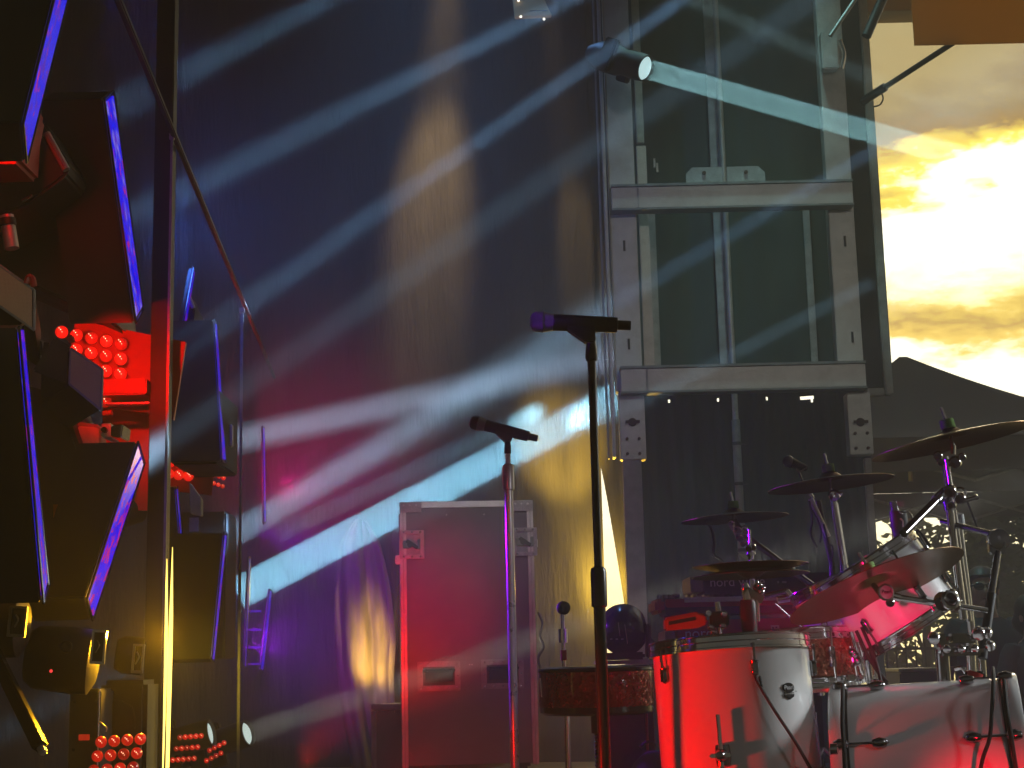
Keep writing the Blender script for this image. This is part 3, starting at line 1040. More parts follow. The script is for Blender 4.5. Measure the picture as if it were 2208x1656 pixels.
# blue louvres between the two far panels
t = thing('louvre_light', 'row of faint blue horizontal louvres between the far small panels', 'light', P(545, 1446, 9.3))
for k, py in enumerate((1318, 1358, 1396, 1432)):
    a = P(535, py, 9.3)
    MB().ab((a.x, 9.3, a.z - 0.006), (a.x + 0.07, 9.36, a.z + 0.006)).build('louvre', SCR[7], t)


# poles and rail
def slim_pole(px, pyt, pyb, y, w, label):
    a = P(px, pyt, y)
    t = thing('slim_pole', label, 'pole', (a.x, y, 0), 'slim poles of the light towers')
    MB().ab((a.x - w, y - w, 0), (a.x + w, y + w, a.z)).build('tube', M['steel'], t, bevel=w * 0.5)
    MB().ab((a.x - w * 2, y - w * 2, a.z - 0.02), (a.x + w * 2, y + w * 2, a.z)).build('clamp', M['steel'], t, bevel=0.002)
    return t


slim_pole(371, 287, 900, 4.02, 0.0035, 'thin bright vertical pole against the red square post')
slim_pole(522, 664, 900, 6.3, 0.0055, 'thin vertical pole with blue panels on both sides')
a, b_ = P(252, -8, 3.05), P(374, 287, 4.0)
d = (b_ - a).normalized()
b2 = a + d * 5.2
side = V((1, 0, 0)); side = (side - d * side.dot(d)).normalized(); up = d.cross(side)
rr = Matrix((side, d, up)).transposed()
o = MB().box((a + b2) / 2 - d * 0.3, (0.015, (b2 - a).length + 1.2, 0.015), rr).build('tower_rail', M['casing'], None, bevel=0.003)
tag(o, 'long grey rail running back over the tops of the slim poles', 'rail')
# square post, red lit
xa, xb_ = P(327, 800, 4.12).x, P(367, 800, 4.12).x
o = MB().ab((xa, 4.10, 0), (xb_, 4.15, 2.6)).build('square_post', M['casing'], None, bevel=0.003)
tag(o, 'square metal post glowing red beside the cluster of red bulbs', 'post')
# lamp reflection in the post, built as glowing yellow strips
t = thing('post_reflection', 'pair of glowing strips at the foot of the post imitating a yellow lamp reflection', 'reflection', (P(356, 1656, 4.0).x, 4.0, 0))
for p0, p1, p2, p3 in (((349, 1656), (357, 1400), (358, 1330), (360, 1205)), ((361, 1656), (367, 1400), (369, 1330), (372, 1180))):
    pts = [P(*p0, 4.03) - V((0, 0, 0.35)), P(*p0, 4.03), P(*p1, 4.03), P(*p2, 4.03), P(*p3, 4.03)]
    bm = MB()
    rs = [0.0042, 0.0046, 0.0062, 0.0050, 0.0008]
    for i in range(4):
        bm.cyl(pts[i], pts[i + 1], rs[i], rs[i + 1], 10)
    bm.build('tube', M['reflection_strip'], t)


# red bulb clusters
def blinder(o3, ux, uz, cols, rows, rb, dx, dz, label, skip=(), m='bulb', board=None, group='clusters of red bulbs', shift=0.0):
    o3, ux, uz = V(o3), V(ux).normalized(), V(uz).normalized()
    n = ux.cross(uz).normalized()
    if n.y > 0:
        n = -n
    t = thing('bulb_cluster', label, 'red light', o3, group)
    if board:
        l, rgt, bo, to = board
        q = [o3 + ux * l + uz * bo, o3 + ux * rgt + uz * bo, o3 + ux * rgt + uz * to, o3 + ux * l + uz * to]
        MB().hexa([p - n * 0.05 for p in q] + [p - n * 0.075 for p in q]).build('backing_board', M['red_backing'], t)
    meb = None
    for i in range(cols):
        for j in range(rows):
            if (i, j) in skip:
                continue
            c = o3 + ux * (dx * i + shift * j) + uz * (-dz * j)
            if meb is None:
                ob = MB().ball(c, rb, 14, 9).build('bulb', M[m], t, smooth=True)
                fo = MB().ball(c + n * rb * 0.93 + uz * rb * 0.2, rb * 0.10, 6, 4).ball(c + n * rb * 0.9 - ux * rb * 0.3 + uz * rb * 0.42, rb * 0.07, 6, 4).ball(c + n * rb * 0.93 + ux * rb * 0.25 - uz * rb * 0.1, rb * 0.06, 6, 4).build('filament', M['filament'], ob)
                ms = MB().lathe(c - n * rb * 0.8, -n, [(rb * 0.55, 0), (rb * 0.5, 0.03)], 10).build('socket', M['black'], ob)
                meb = (ob, c)
            else:
                ob = meb[0].copy()
                col.objects.link(ob)
                ob.location = meb[0].location + (c - meb[1])
                for ch in list(meb[0].children):
                    k = ch.copy()
                    col.objects.link(k)
                    k.parent = ob
    return t


y_ = 4.1
px1 = y_ / F
ux, uz = V((math.cos(rad(-12)), 0.10, math.sin(rad(-12)))), V((math.sin(rad(8)), 0, math.cos(rad(8))))
blinder(P(133, 716, y_), ux, uz, 5, 5, 14.5 * px1, 33 * px1, 33 * px1, 'big cluster of glowing red bulbs against a red lit board, first tower',
        skip={(0, 1), (0, 2), (0, 3), (0, 4), (1, 2), (1, 3), (1, 4), (2, 4), (4, 4), (4, 3)}, board=(0.02, 0.33, -0.17, 0.05), shift=0.006)
y_ = 3.75
px1 = y_ / F
ux, uz = V((1, 0.12, 0.05)), V((0.12, 0, 1))
blinder(P(218, 1600, y_), ux, uz, 4, 4, 12.5 * px1, 27 * px1, 29 * px1, 'low grid of dark red bulbs on the brown box, bottom left', m='bulb_low', shift=-0.004)
y_ = 6.0
px1 = y_ / F
blinder(P(388, 1590, y_), V((1, 0.3, 0.04)), uz, 5, 3, 6.0 * px1, 11 * px1, 23 * px1, 'small dim red bulbs low right of the yellow strips', m='bulb_low', shift=-0.008)
blinder(P(452, 1618, y_), V((1, 0.3, 0.5)), V((0.3, 0, 1)), 4, 2, 5.5 * px1, 11 * px1, 22 * px1, 'slanted row of tiny red bulbs near the lit lenses', m='bulb_low', shift=0.0)
y_ = 6.7
px1 = y_ / F
blinder(P(376, 920, y_), V((1, 0.3, -0.1)), V((0.1, 0, 1)), 3, 5, 12 * px1, 21 * px1, 26 * px1, 'red bulbs behind the wide black box, second tower', m='bulb',
        skip={(1, 0), (2, 0), (2, 1)}, board=(-0.02, 0.20, -0.28, 0.06))
y_ = 7.4
px1 = y_ / F
blinder(P(444, 1018, y_), V((1, 0.2, -0.35)), V((0.1, 0, 1)), 5, 2, 5 * px1, 10 * px1, 18 * px1, 'row of tiny red lamps below the wide black box', m='bulb')
# red shelf under the big cluster
a, b_ = P(222, 826, 4.12), P(327, 858, 4.12)
t = thing('red_shelf', 'red lit metal shelf below the big bulb cluster', 'shelf', (a.x, 4.12, b_.z))
MB().ab((a.x, 4.06, b_.z), (b_.x, 4.2, a.z)).build('board', M['red_backing'], t, bevel=0.004)
c = P(270, 871, 4.1)
MB().ab((a.x - 0.02, 4.09, c.z - 0.002), (b_.x, 4.12, c.z + 0.003)).build('edge', M['alu'], t)
a, b_ = P(222, 878, 4.25), P(327, 1100, 4.25)
MB().ab((a.x, 4.25, b_.z), (b_.x, 4.27, a.z)).build('back_board', M['red_backing'], t)

# wide black box of the second tower and tower carcasses
for (l, tpx, r_, bt, y0, y1, lab) in ((372, 840, 470, 1000, 6.35, 6.8, 'wide black box hung on the second tower'),
                                     (372, 1105, 484, 1420, 6.64, 6.9, 'tall dark box behind the lower panels, second tower')):
    a, b_ = P(l, tpx, y0), P(r_, bt, y0)
    t = thing('tower_box', lab, 'light box', (a.x, y0, b_.z))
    MB().ab((a.x, y0, b_.z), (b_.x, y1, a.z)).build('casing', M['casing'], t, bevel=0.008)
    c = P(l + 46, tpx + 26, y0 - 0.002)
    MB().ab((c.x - 0.02, y0 - 0.003, c.z - 0.03), (c.x + 0.02, y0 - 0.0005, c.z + 0.03)).build('label_plate', M['steel'], t)
a, b_ = P(475, 915, 6.6), P(500, 962, 6.6)
o = MB().ab((a.x, 6.6, b_.z), (b_.x, 6.64, a.z)).build('reflector_plate', M['alu'], None, bevel=0.004)
tag(o, 'small pale plate between the wide black box and second pole', 'plate')
for q, y0, lab in (([(403, 630), (412, 655), (420, 665), (418, 688), (388, 730), (383, 700)], 6.55, 'dark angled head right of the leaning panel, second tower'),):
    t = thing('angled_light', lab, 'stage light', P(403, 690, y0))
    MB().prism([P(*k, y0) for k in q], (0, 0.2, 0)).build('head', M['casing'], t, bevel=0.006)
    MB().cyl(P(404, 630, y0 - 0.01), P(417, 664, y0 - 0.01), 0.009, n=8).build('trim', M['alu'], t, smooth=True)
for q, y0, lab in (([(408, 1040), (433, 1075), (433, 1112), (411, 1108)], 6.3, 'small beige square lamp face below the wide black box'),
                   ([(402, 1262), (425, 1258), (423, 1284), (405, 1285)], 6.35, 'faint square tag on the dark box beside the purple panel')):
    o = MB().prism([P(*k, y0) for k in q], (0, 0.05, 0)).build('square_lamp', M['sticker'], None, bevel=0.003)
    tag(o, lab, 'lamp')


# beige faced lights at the left edge
def beige_light(face, y0, body, label, hook=None):
    t = thing('wash_light', label, 'stage light', P(*face[2], y0), 'beige faced wash lights')
    q = [P(*k, y0) for k in face]
    ce = sum(q, V((0, 0, 0))) / 4
    qi = [ce + (k - ce) * 0.93 for k in q]
    MB().prism(qi, (0, -0.004, 0)).build('diffuser', M['diffuser'], t)
    bk = [k + V(body) for k in q]
    MB().hexa([k + V((0, 0.002, 0)) for k in q] + bk).build('casing', M['casing'], t, bevel=0.003)
    for i in range(4):
        MB().cyl(q[i], q[(i + 1) % 4], 0.0035, n=6).build('rim', M['steel'], t)
    if hook:
        h = [P(*k, y0) for k in hook]
        MB().tube(h, 0.008, n=8).build('hook', M['red_plastic'], t, smooth=True)
    return t


beige_light([(-60, 530), (74, 626), (74, 712), (-60, 618)], 3.5, (-0.05, 0.22, -0.05), 'large beige faced light cut by the left edge', [(58, 612), (62, 598), (70, 602), (73, 618)])
beige_light([(153, 752), (221, 798), (218, 884), (150, 828)], 3.6, (-0.12, 0.16, -0.02), 'smaller beige faced light just below the red bulbs', [(146, 734), (152, 728), (155, 738)])
# black body left of it
o = MB().hexa([P(*k, 3.62) for k in ((118, 726), (154, 748), (150, 830), (70, 800))] + [P(*k, 3.9) for k in ((118, 726), (154, 748), (150, 830), (70, 800))]).build('angular_housing', M['casing'], None, bevel=0.005)
tag(o, 'black angular casing left of the smaller beige faced light', 'casing')
# grey plate with handle
t = thing('latch_plate', 'tilted grey plate with a square dark handle between beige lights', 'plate', P(80, 760, 3.7))
q = [P(*k, 3.7) for k in ((53, 712), (111, 745), (106, 801), (57, 758))]
MB().prism(q, (0, 0.02, 0)).build('plate', M['steel'], t, bevel=0.003)
ce = P(82, 752, 3.69)
MB().box(ce, (0.022, 0.006, 0.034), Matrix.Rotation(rad(-8), 3, 'Y')).build('handle_recess', M['black'], t)
MB().box(P(97, 760, 3.69), (0.012, 0.006, 0.05), Matrix.Rotation(rad(8), 3, 'Y')).build('latch', M['black'], t)
# vent bracket above the red bulbs
t = thing('vent_bracket', 'grey slotted bracket slanting down to the red bulbs', 'bracket', P(160, 650, 4.0))
q = [P(*k, 4.0) for k in ((140, 606), (152, 622), (188, 665), (178, 680), (131, 635))]
MB().prism(q, (0, 0.02, 0)).build('plate', M['steel'], t, bevel=0.002)
for k in range(5):
    ce = P(147 + 5 * k, 632 + 5 * k, 3.995)
    MB().box(ce, (0.003, 0.006, 0.022), Matrix.Rotation(rad(14), 3, 'Y')).build('slot', M['black'], t)
# silver lamp with round knob
t = thing('silver_lamp', 'small silver lamp with a round black knob below the red shelf', 'lamp', P(240, 945, 4.0))
a, b_ = P(218, 912, 4.0), P(238, 942, 4.0)
MB().ab((a.x, 4.0, b_.z), (b_.x, 4.1, a.z)).build('block', M['alu'], t, bevel=0.003)
ce = P(227, 928, 4.0)
MB().cyl(ce, ce - V((0, 0.014, 0)), 0.0075, n=14).build('knob', M['black_gloss'], t, smooth=True)
a, b_ = P(239, 917, 3.99), P(262, 942, 3.99)
MB().prism([P(239, 917, 3.99), P(265, 915, 3.99), P(261, 943, 3.99), P(239, 942, 3.99)], (0, 0.09, 0)).build('reflector', M['chrome'], t, bevel=0.003)
MB().cyl(P(222, 893, 3.98), P(242, 890, 3.98), 0.008, n=10).build('red_lever', M['red_plastic'], t, smooth=True)
# grey curved panel light
t = thing('grey_fixture', 'grey curved panel above the slanted blue and pink panel', 'fixture', P(190, 990, 4.05))
MB().prism([P(*k, 4.05) for k in ((160, 908), (214, 915), (213, 966), (186, 978), (168, 994), (160, 1000))], (0, 0.08, 0)).build('shell', M['steel'], t, bevel=0.006)
MB().prism([P(*k, 4.03) for k in ((168, 918), (212, 922), (212, 962), (184, 975), (168, 990))], (0, 0.012, 0)).build('glass', M['sticker'], t, bevel=0.003)
# black bar leaning at top left with silver edge; red lit head at the left edge
t = thing('angled_light', 'dark angled head with silver edge below the top left panel', 'stage light', P(100, 420, 3.7))
MB().prism([P(*k, 3.7) for k in ((86, 258), (96, 262), (150, 355), (142, 378), (60, 440), (-30, 480), (-30, 350), (60, 345))], (0, 0.25, 0)).build('head', M['casing'], t, bevel=0.008)
MB().cyl(P(100, 288, 3.69), P(143, 366, 3.69), 0.010, n=8).build('trim', M['alu'], t, smooth=True)
MB().cyl(P(48, 433, 3.68), P(70, 420, 3.68), 0.004, n=6).build('latch', M['chrome'], t)
t = thing('red_floodlight', 'red glowing floodlight at the left edge behind the big blue panel', 'red light', P(20, 350, 3.45))
MB().prism([P(*k, 3.5) for k in ((-60, 182), (40, 185), (56, 215), (45, 270), (40, 350), (-60, 352))], (0, 0.16, 0)).build('casing', M['red_backing'], t, bevel=0.01)
for py in (292, 324):
    MB().cyl(P(-60, py - 6, 3.49), P(46, py, 3.49), 0.003, n=6).build('rod', M['chrome'], t)
for k, (px, py) in enumerate(((8, 212), (24, 206), (38, 215), (0, 240), (26, 236), (14, 226))):
    MB().ball(P(px, py, 3.48), 0.012, 10, 7).build('bulb', M['bulb'], t, smooth=True)
# silver tube fitting, left edge
t = thing('tube_clamp', 'short silver tube clamp at the left edge under the dark head', 'clamp', P(20, 540, 3.6))
MB().cyl(P(14, 466, 3.6), P(26, 536, 3.6), 0.018, n=12).build('tube', M['alu'], t, smooth=True)
MB().cyl(P(15, 473, 3.6), P(17, 488, 3.6), 0.0215, n=12).build('band', M['black'], t, smooth=True)
# stickers on the dark boxes
for px, py, lab in ((146, 468, 'upper'), (128, 1110, 'lower')):
    t = thing('sticker_pair', 'faint orange and grey stickers on the %s black box' % lab, 'stickers', P(px, py, 3.95))
    MB().prism([P(px - 13, py - 22, 3.95), P(px + 11, py - 22, 3.95), P(px + 13, py + 16, 3.95), P(px - 12, py + 16, 3.95)], (0, -0.002, 0)).build('orange_sticker', M['orange_label'], t)
    MB().prism([P(px + 17, py - 24, 3.95), P(px + 45, py - 26, 3.95), P(px + 50, py + 20, 3.95), P(px + 20, py + 18, 3.95)], (0, -0.002, 0)).build('grey_sticker', M['sticker'], t)
for (q, y0, y1, lab) in (([(-60, 470), (150, 400), (192, 230), (232, 690), (-60, 560)], 3.97, 4.3, 'big black box carrying the upper stickers'),
                         ([(-60, 800), (130, 850), (180, 990), (90, 1330), (-60, 1320)], 3.97, 4.25, 'big black box carrying the lower stickers')):
    o = MB().prism([P(*k, y0) for k in q], (0, y1 - y0, 0)).build('speaker_box', M['casing'], None, bevel=0.01)
    tag(o, lab, 'box')
# lower left: moving heads with chrome latches, base with a red display, leaning bar
t = thing('moving_head', 'bulky dark moving head with a chrome framed latch, bottom left', 'stage light', P(140, 1460, 3.7), 'dark moving heads')
MB().lathe(P(60, 1415, 3.75), (1, 0.15, -0.12), [(0, 0), (0.06, 0), (0.075, 0.02), (0.08, 0.10), (0.078, 0.15), (0.05, 0.165), (0, 0.165)], 28).build('head', M['black'], t, smooth=True)


def chrome_latch(c0, w, h, y0, parent, m='chrome', tilt=4):
    c_ = P(*c0, y0)
    k = y0 / F
    R_ = Matrix.Rotation(rad(tilt), 3, 'Y')
    fr_ = MB()
    for dx, dz, sx, sz in ((-w / 2, 0, 5, h), (w / 2, 0, 4, h), (0, h / 2, w + 5, 5), (0, -h / 2, w + 5, 6)):
        fr_.box(c_ + R_ @ V((dx * k, 0, dz * k)), (sx * k, 0.012, sz * k), R_)
    o = fr_.build('latch_frame', M[m], parent, bevel=0.0012)
    MB().box(c_ + V((0, 0.005, 0)), ((w - 4) * k, 0.006, (h - 4) * k), R_).build('latch_window', M['black_gloss'], o)
    MB().tube([c_ + R_ @ V((-3 * k, -0.006, 14 * k)), c_ + R_ @ V((3 * k, -0.008, 3 * k)), c_ + R_ @ V((-4 * k, -0.006, -12 * k))], 0.002, 6).build('latch_pin', M[m], o)
    return o


chrome_latch((213, 1395), 26, 66, 3.68, t)
MB().ball(P(110, 1447, 3.66), 0.004, 8, 6).build('indicator', M['red_led'], t)
MB().lathe(P(143, 1394, 3.66), (0, -1, 0), [(0.010, 0), (0.014, 0.004), (0.016, 0), ], 16).build('grommet', M['rubber'], t)
t = thing('moving_head', 'dim moving head with dull latch cut by the left edge', 'stage light', P(20, 1400, 3.5), 'dark moving heads')
MB().lathe(P(-70, 1345, 3.6), (1, 0.1, -0.05), [(0, 0), (0.07, 0), (0.08, 0.03), (0.075, 0.12), (0.05, 0.135), (0, 0.135)], 26).build('head', M['black'], t, smooth=True)
chrome_latch((38, 1340), 34, 60, 3.5, t, 'steel')
t = thing('moving_head', 'dark moving head with dull latch close to the yellow strips', 'stage light', P(290, 1440, 4.1), 'dark moving heads')
MB().lathe(P(250, 1410, 4.15), (1, 0.2, -0.12), [(0, 0), (0.04, 0), (0.05, 0.02), (0.05, 0.07), (0.03, 0.08), (0, 0.08)], 24).build('head', M['black'], t, smooth=True)
chrome_latch((298, 1420), 20, 56, 4.05, t, 'steel')
t = thing('fixture_base', 'brownish black fixture base with a small red display', 'stage light base', P(180, 1656, 3.8))
a, b_ = P(150, 1487, 3.8), P(212, 1700, 3.8)
MB().ab((a.x, 3.8, b_.z), (b_.x, 4.0, a.z)).build('body', M['casing'], t, bevel=0.006)
a, b_ = P(170, 1584, 3.795), P(192, 1596, 3.795)
MB().ab((a.x, 3.794, b_.z), (b_.x, 3.799, a.z)).build('display', M['display'], t)
for px, py in ((160, 1513), (207, 1513), (158, 1617), (206, 1617)):
    MB().cyl(P(px, py, 3.8), P(px, py, 3.794), 0.004, n=8).build('screw', M['black_gloss'], t)
MB().cyl(P(215, 1486, 3.79), P(209, 1690, 3.79), 0.0014, n=6).build('edge_wire', M['alu'], t)
MB().tube([P(214, 1556, 3.79), P(222, 1562, 3.785), P(230, 1570, 3.785), P(229, 1577, 3.79)], 0.0018, 6).build('clip', M['alu'], t)
t = thing('fixture_base', 'brown black box with rounded recess behind the bulb grid', 'stage light base', P(265, 1656, 3.9))
a, b_ = P(216, 1468, 3.92), P(312, 1700, 3.92)
MB().ab((a.x, 3.92, b_.z), (b_.x, 4.06, a.z)).build('body', M['casing'], t, bevel=0.012)
MB().prism([P(*k, 3.915) for k in ((216, 1508), (262, 1510), (286, 1524), (291, 1548), (291, 1572), (216, 1570))], (0, 0.02, 0)).build('recess', M['black'], t, bevel=0.002)
t = thing('black_bar', 'black square bar leaning in the bottom left corner', 'bar', P(86, 1620, 3.4))
A, B = P(18, 1470, 3.5), P(88, 1612, 3.4)
d = (B - A).normalized(); sx = V((d.z, 0, -d.x)).normalized(); sy = d.cross(sx)
MB().box((A + B) / 2 - d * 0.15, (0.028, 0.03, (B - A).length + 0.3), Matrix((sx, sy, d)).transposed()).build('bar', M['black_gloss'], t, bevel=0.004)
MB().box(B + d * 0.008, (0.016, 0.018, 0.02), Matrix((sx, sy, d)).transposed()).build('tip', M['alu'], t, bevel=0.003)


# ================================================================== road cases
Rz = Matrix.Rotation(rad(6), 3, 'Z')
A = P(862, 1082, 8.5)
cw, cd, chh = 0.745, 0.62, A.z
A0 = V((A.x, A.y, 0))
t = thing('tall_road_case', 'tall grey road case with aluminium edges, recessed handles and latches', 'road case', A0)


def C(u, d_, z):
    return A0 + Rz @ V((u, d_, 0)) + V((0, 0, z))


MB().hexa([C(0.012, 0.012, 0.11), C(cw - 0.012, 0.012, 0.11), C(cw - 0.012, 0.012, chh - 0.012), C(0.012, 0.012, chh - 0.012),
           C(0.012, cd, 0.11), C(cw - 0.012, cd, 0.11), C(cw - 0.012, cd, chh - 0.012), C(0.012, cd, chh - 0.012)]).build('body', M['laminate'], t)


def cbox(u0, u1, d0, d1, z0, z1, name, m, parent=t, bevel=0.003):
    return MB().hexa([C(u0, d0, z0), C(u1, d0, z0), C(u1, d0, z1), C(u0, d0, z1), C(u0, d1, z0), C(u1, d1, z0), C(u1, d1, z1), C(u0, d1, z1)]).build(name, M[m], parent, bevel=bevel)


for u0 in (0.0, cw - 0.034):
    cbox(u0, u0 + 0.034, 0.0, 0.036, 0.10, chh - 0.037, 'edge_extrusion', 'alu')
    cbox(u0 + 0.014, u0 + 0.019, -0.004, 0.0, 0.10, chh - 0.06, 'edge_rib', 'alu_dull', bevel=0)
cbox(0.0, cw, 0.0, 0.036, chh - 0.035, chh, 'top_extrusion', 'alu')
for u0 in (0.02, cw - 0.10):
    pl = cbox(u0 - 0.02, u0 + 0.10, -0.005, -0.001, chh - 0.06, chh - 0.002, 'corner_plate', 'alu_dull', bevel=0.001)
    for k in range(3):
        c = C(u0 + 0.0 + 0.035 * k, -0.006, chh - 0.02)
        MB().cyl(c, c + Rz @ V((0, -0.004, 0)), 0.006, n=8).build('rivet', M['alu'], pl)
for u_ in (0.26, 0.47):
    c = C(u_, 0.012, chh - 0.075)
    MB().cyl(c, c + Rz @ V((0, -0.003, 0)), 0.004, n=8).build('rivet', M['alu'], t)


def case_latch(u, z, w, h):
    fr = MB()
    R_ = Rz
    for du, dz, su, sz in ((-w / 2, 0, 0.022, h + 0.022), (w / 2, 0, 0.022, h + 0.022), (0, h / 2, w - 0.022, 0.022), (0, -h / 2, w - 0.022, 0.022)):
        fr.box(C(u + du, -0.004, z + dz), (su, 0.012, sz), R_)
    lt = fr.build('latch_dish', M['alu_dull'], t, bevel=0.002)
    MB().box(C(u, 0.008, z), (w - 0.02, 0.008, h - 0.02), R_).build('dish_floor', M['steel'], lt)
    MB().box(C(u - 0.03, -0.005, z), (w * 0.45, 0.010, 0.045), R_).box(C(u + 0.042, -0.004, z), (0.024, 0.008, 0.055), R_).build('butterfly', M['chrome'], lt, bevel=0.003)
    MB().box(C(u + 0.0, -0.014, z), (0.075, 0.010, 0.020), R_ @ Matrix.Rotation(rad(35), 3, 'Y')).cyl(C(u - 0.01, -0.006, z), C(u - 0.01, -0.02, z), 0.017, n=14).build('wing', M['dark_chrome'], lt, bevel=0.002)
    for i in range(-1, 2):
        for s in (-1, 1):
            c = C(u + i * w * 0.4, -0.010, z + s * h / 2)
            MB().cyl(c, c + Rz @ V((0, -0.004, 0)), 0.006, n=8).build('rivet', M['chrome'], lt)
    return lt


zl1 = P(885, 1174, 8.5).z
case_latch(0.065, zl1, 0.115, 0.135)
case_latch(cw - 0.05, zl1 + 0.006, 0.115, 0.135)


def case_handle(u, z):
    w, h = 0.205, 0.130
    fr = MB()
    for du, dz, su, sz in ((-w / 2, 0, 0.030, h + 0.03), (w / 2, 0, 0.030, h + 0.03), (0, h / 2, w - 0.03, 0.030), (0, -h / 2, w - 0.03, 0.030)):
        fr.box(C(u + du, 0.006, z + dz), (su, 0.014, sz), Rz)
    hd = fr.build('handle_dish', M['steel'], t, bevel=0.003)
    MB().box(C(u, 0.013, z), (w - 0.03, 0.004, h - 0.03), Rz).build('dish_floor', M['black'], hd)
    MB().tube([C(u - 0.075, 0.004, z + 0.034), C(u - 0.07, -0.012, z + 0.03), C(u + 0.07, -0.012, z + 0.03), C(u + 0.075, 0.004, z + 0.034)], 0.009, 8).box(C(u, -0.004, z - 0.004), (0.15, 0.016, 0.052), Rz).build('grip', M['black_gloss'], hd, smooth=True)
    for i in range(-2, 3):
        for s in (-1, 1):
            c = C(u + i * w * 0.24, -0.001, z + s * h / 2)
            MB().cyl(c, c + Rz @ V((0, -0.004, 0)), 0.005, n=8).build('rivet', M['chrome'], hd)
    for s in (-1, 1):
        c = C(u + s * w * 0.5, -0.001, z)
        MB().cyl(c, c + Rz @ V((0, -0.004, 0)), 0.005, n=8).build('rivet', M['chrome'], hd)


zh = P(943, 1458, 8.5).z
case_handle(0.205, zh)
case_handle(0.555, zh + 0.004)
for u_ in (0.375, 0.388):
    c = C(u_, 0.012, zh + 0.058)
    MB().cyl(c, c + Rz @ V((0, -0.003, 0)), 0.004, n=8).build('rivet', M['alu'], t)
# latch knuckles poking out on both sides
for u_, pz in ((-0.012, P(855, 1206, 8.5).z), (cw + 0.012, zl1)):
    MB().box(C(u_, 0.05, pz), (0.03, 0.04, 0.05), Rz).build('side_catch', M['alu'], t, bevel=0.004)
for u_ in (0.08, cw - 0.08):
    for d_ in (0.08, cd - 0.08):
        MB().cyl(C(u_ - 0.02, d_, 0.05), C(u_ + 0.02, d_, 0.05), 0.05, n=16).ab(C(u_, d_, 0.09) - V((0.04, 0.04, 0)), C(u_, d_, 0.11) + V((0.04, 0.04, 0))).build('caster', M['rubber'], t)

# low case behind it
A1 = P(752, 1519, 9.25)
t = thing('low_road_case', 'low black road case with gold lit rivets beside the tall one', 'road case', V((A1.x, A1.y, 0)))
R2 = Matrix.Rotation(rad(-38), 3, 'Z')


def D(u, d_, z):
    return V((A1.x + 0.13, A1.y, 0)) + R2 @ V((u, d_, 0)) + V((0, 0, z))


def dbox(u0, u1, d0, d1, z0, z1, name, m, bevel=0.004):
    return MB().hexa([D(u0, d0, z0), D(u1, d0, z0), D(u1, d0, z1), D(u0, d0, z1), D(u0, d1, z0), D(u1, d1, z0), D(u1, d1, z1), D(u0, d1, z1)]).build(name, M[m], t, bevel=bevel)


hz = A1.z
dbox(0.01, 0.6, 0.01, 0.5, 0.05, hz - 0.01, 'body', 'laminate')
dbox(0, 0.035, 0, 0.035, 0.05, hz - 0.04, 'edge_extrusion', 'alu_dull')
dbox(0, 0.61, 0, 0.03, hz - 0.035, hz, 'edge_extrusion', 'alu')
dbox(0, 0.03, 0.031, 0.51, hz - 0.034, hz - 0.001, 'edge_extrusion', 'alu')
for k in range(6):
    c = D(0.06 + 0.045 * k, -0.001, hz - 0.045)
    MB().ball(c, 0.006, 8, 6).build('rivet', M['chrome'], t)


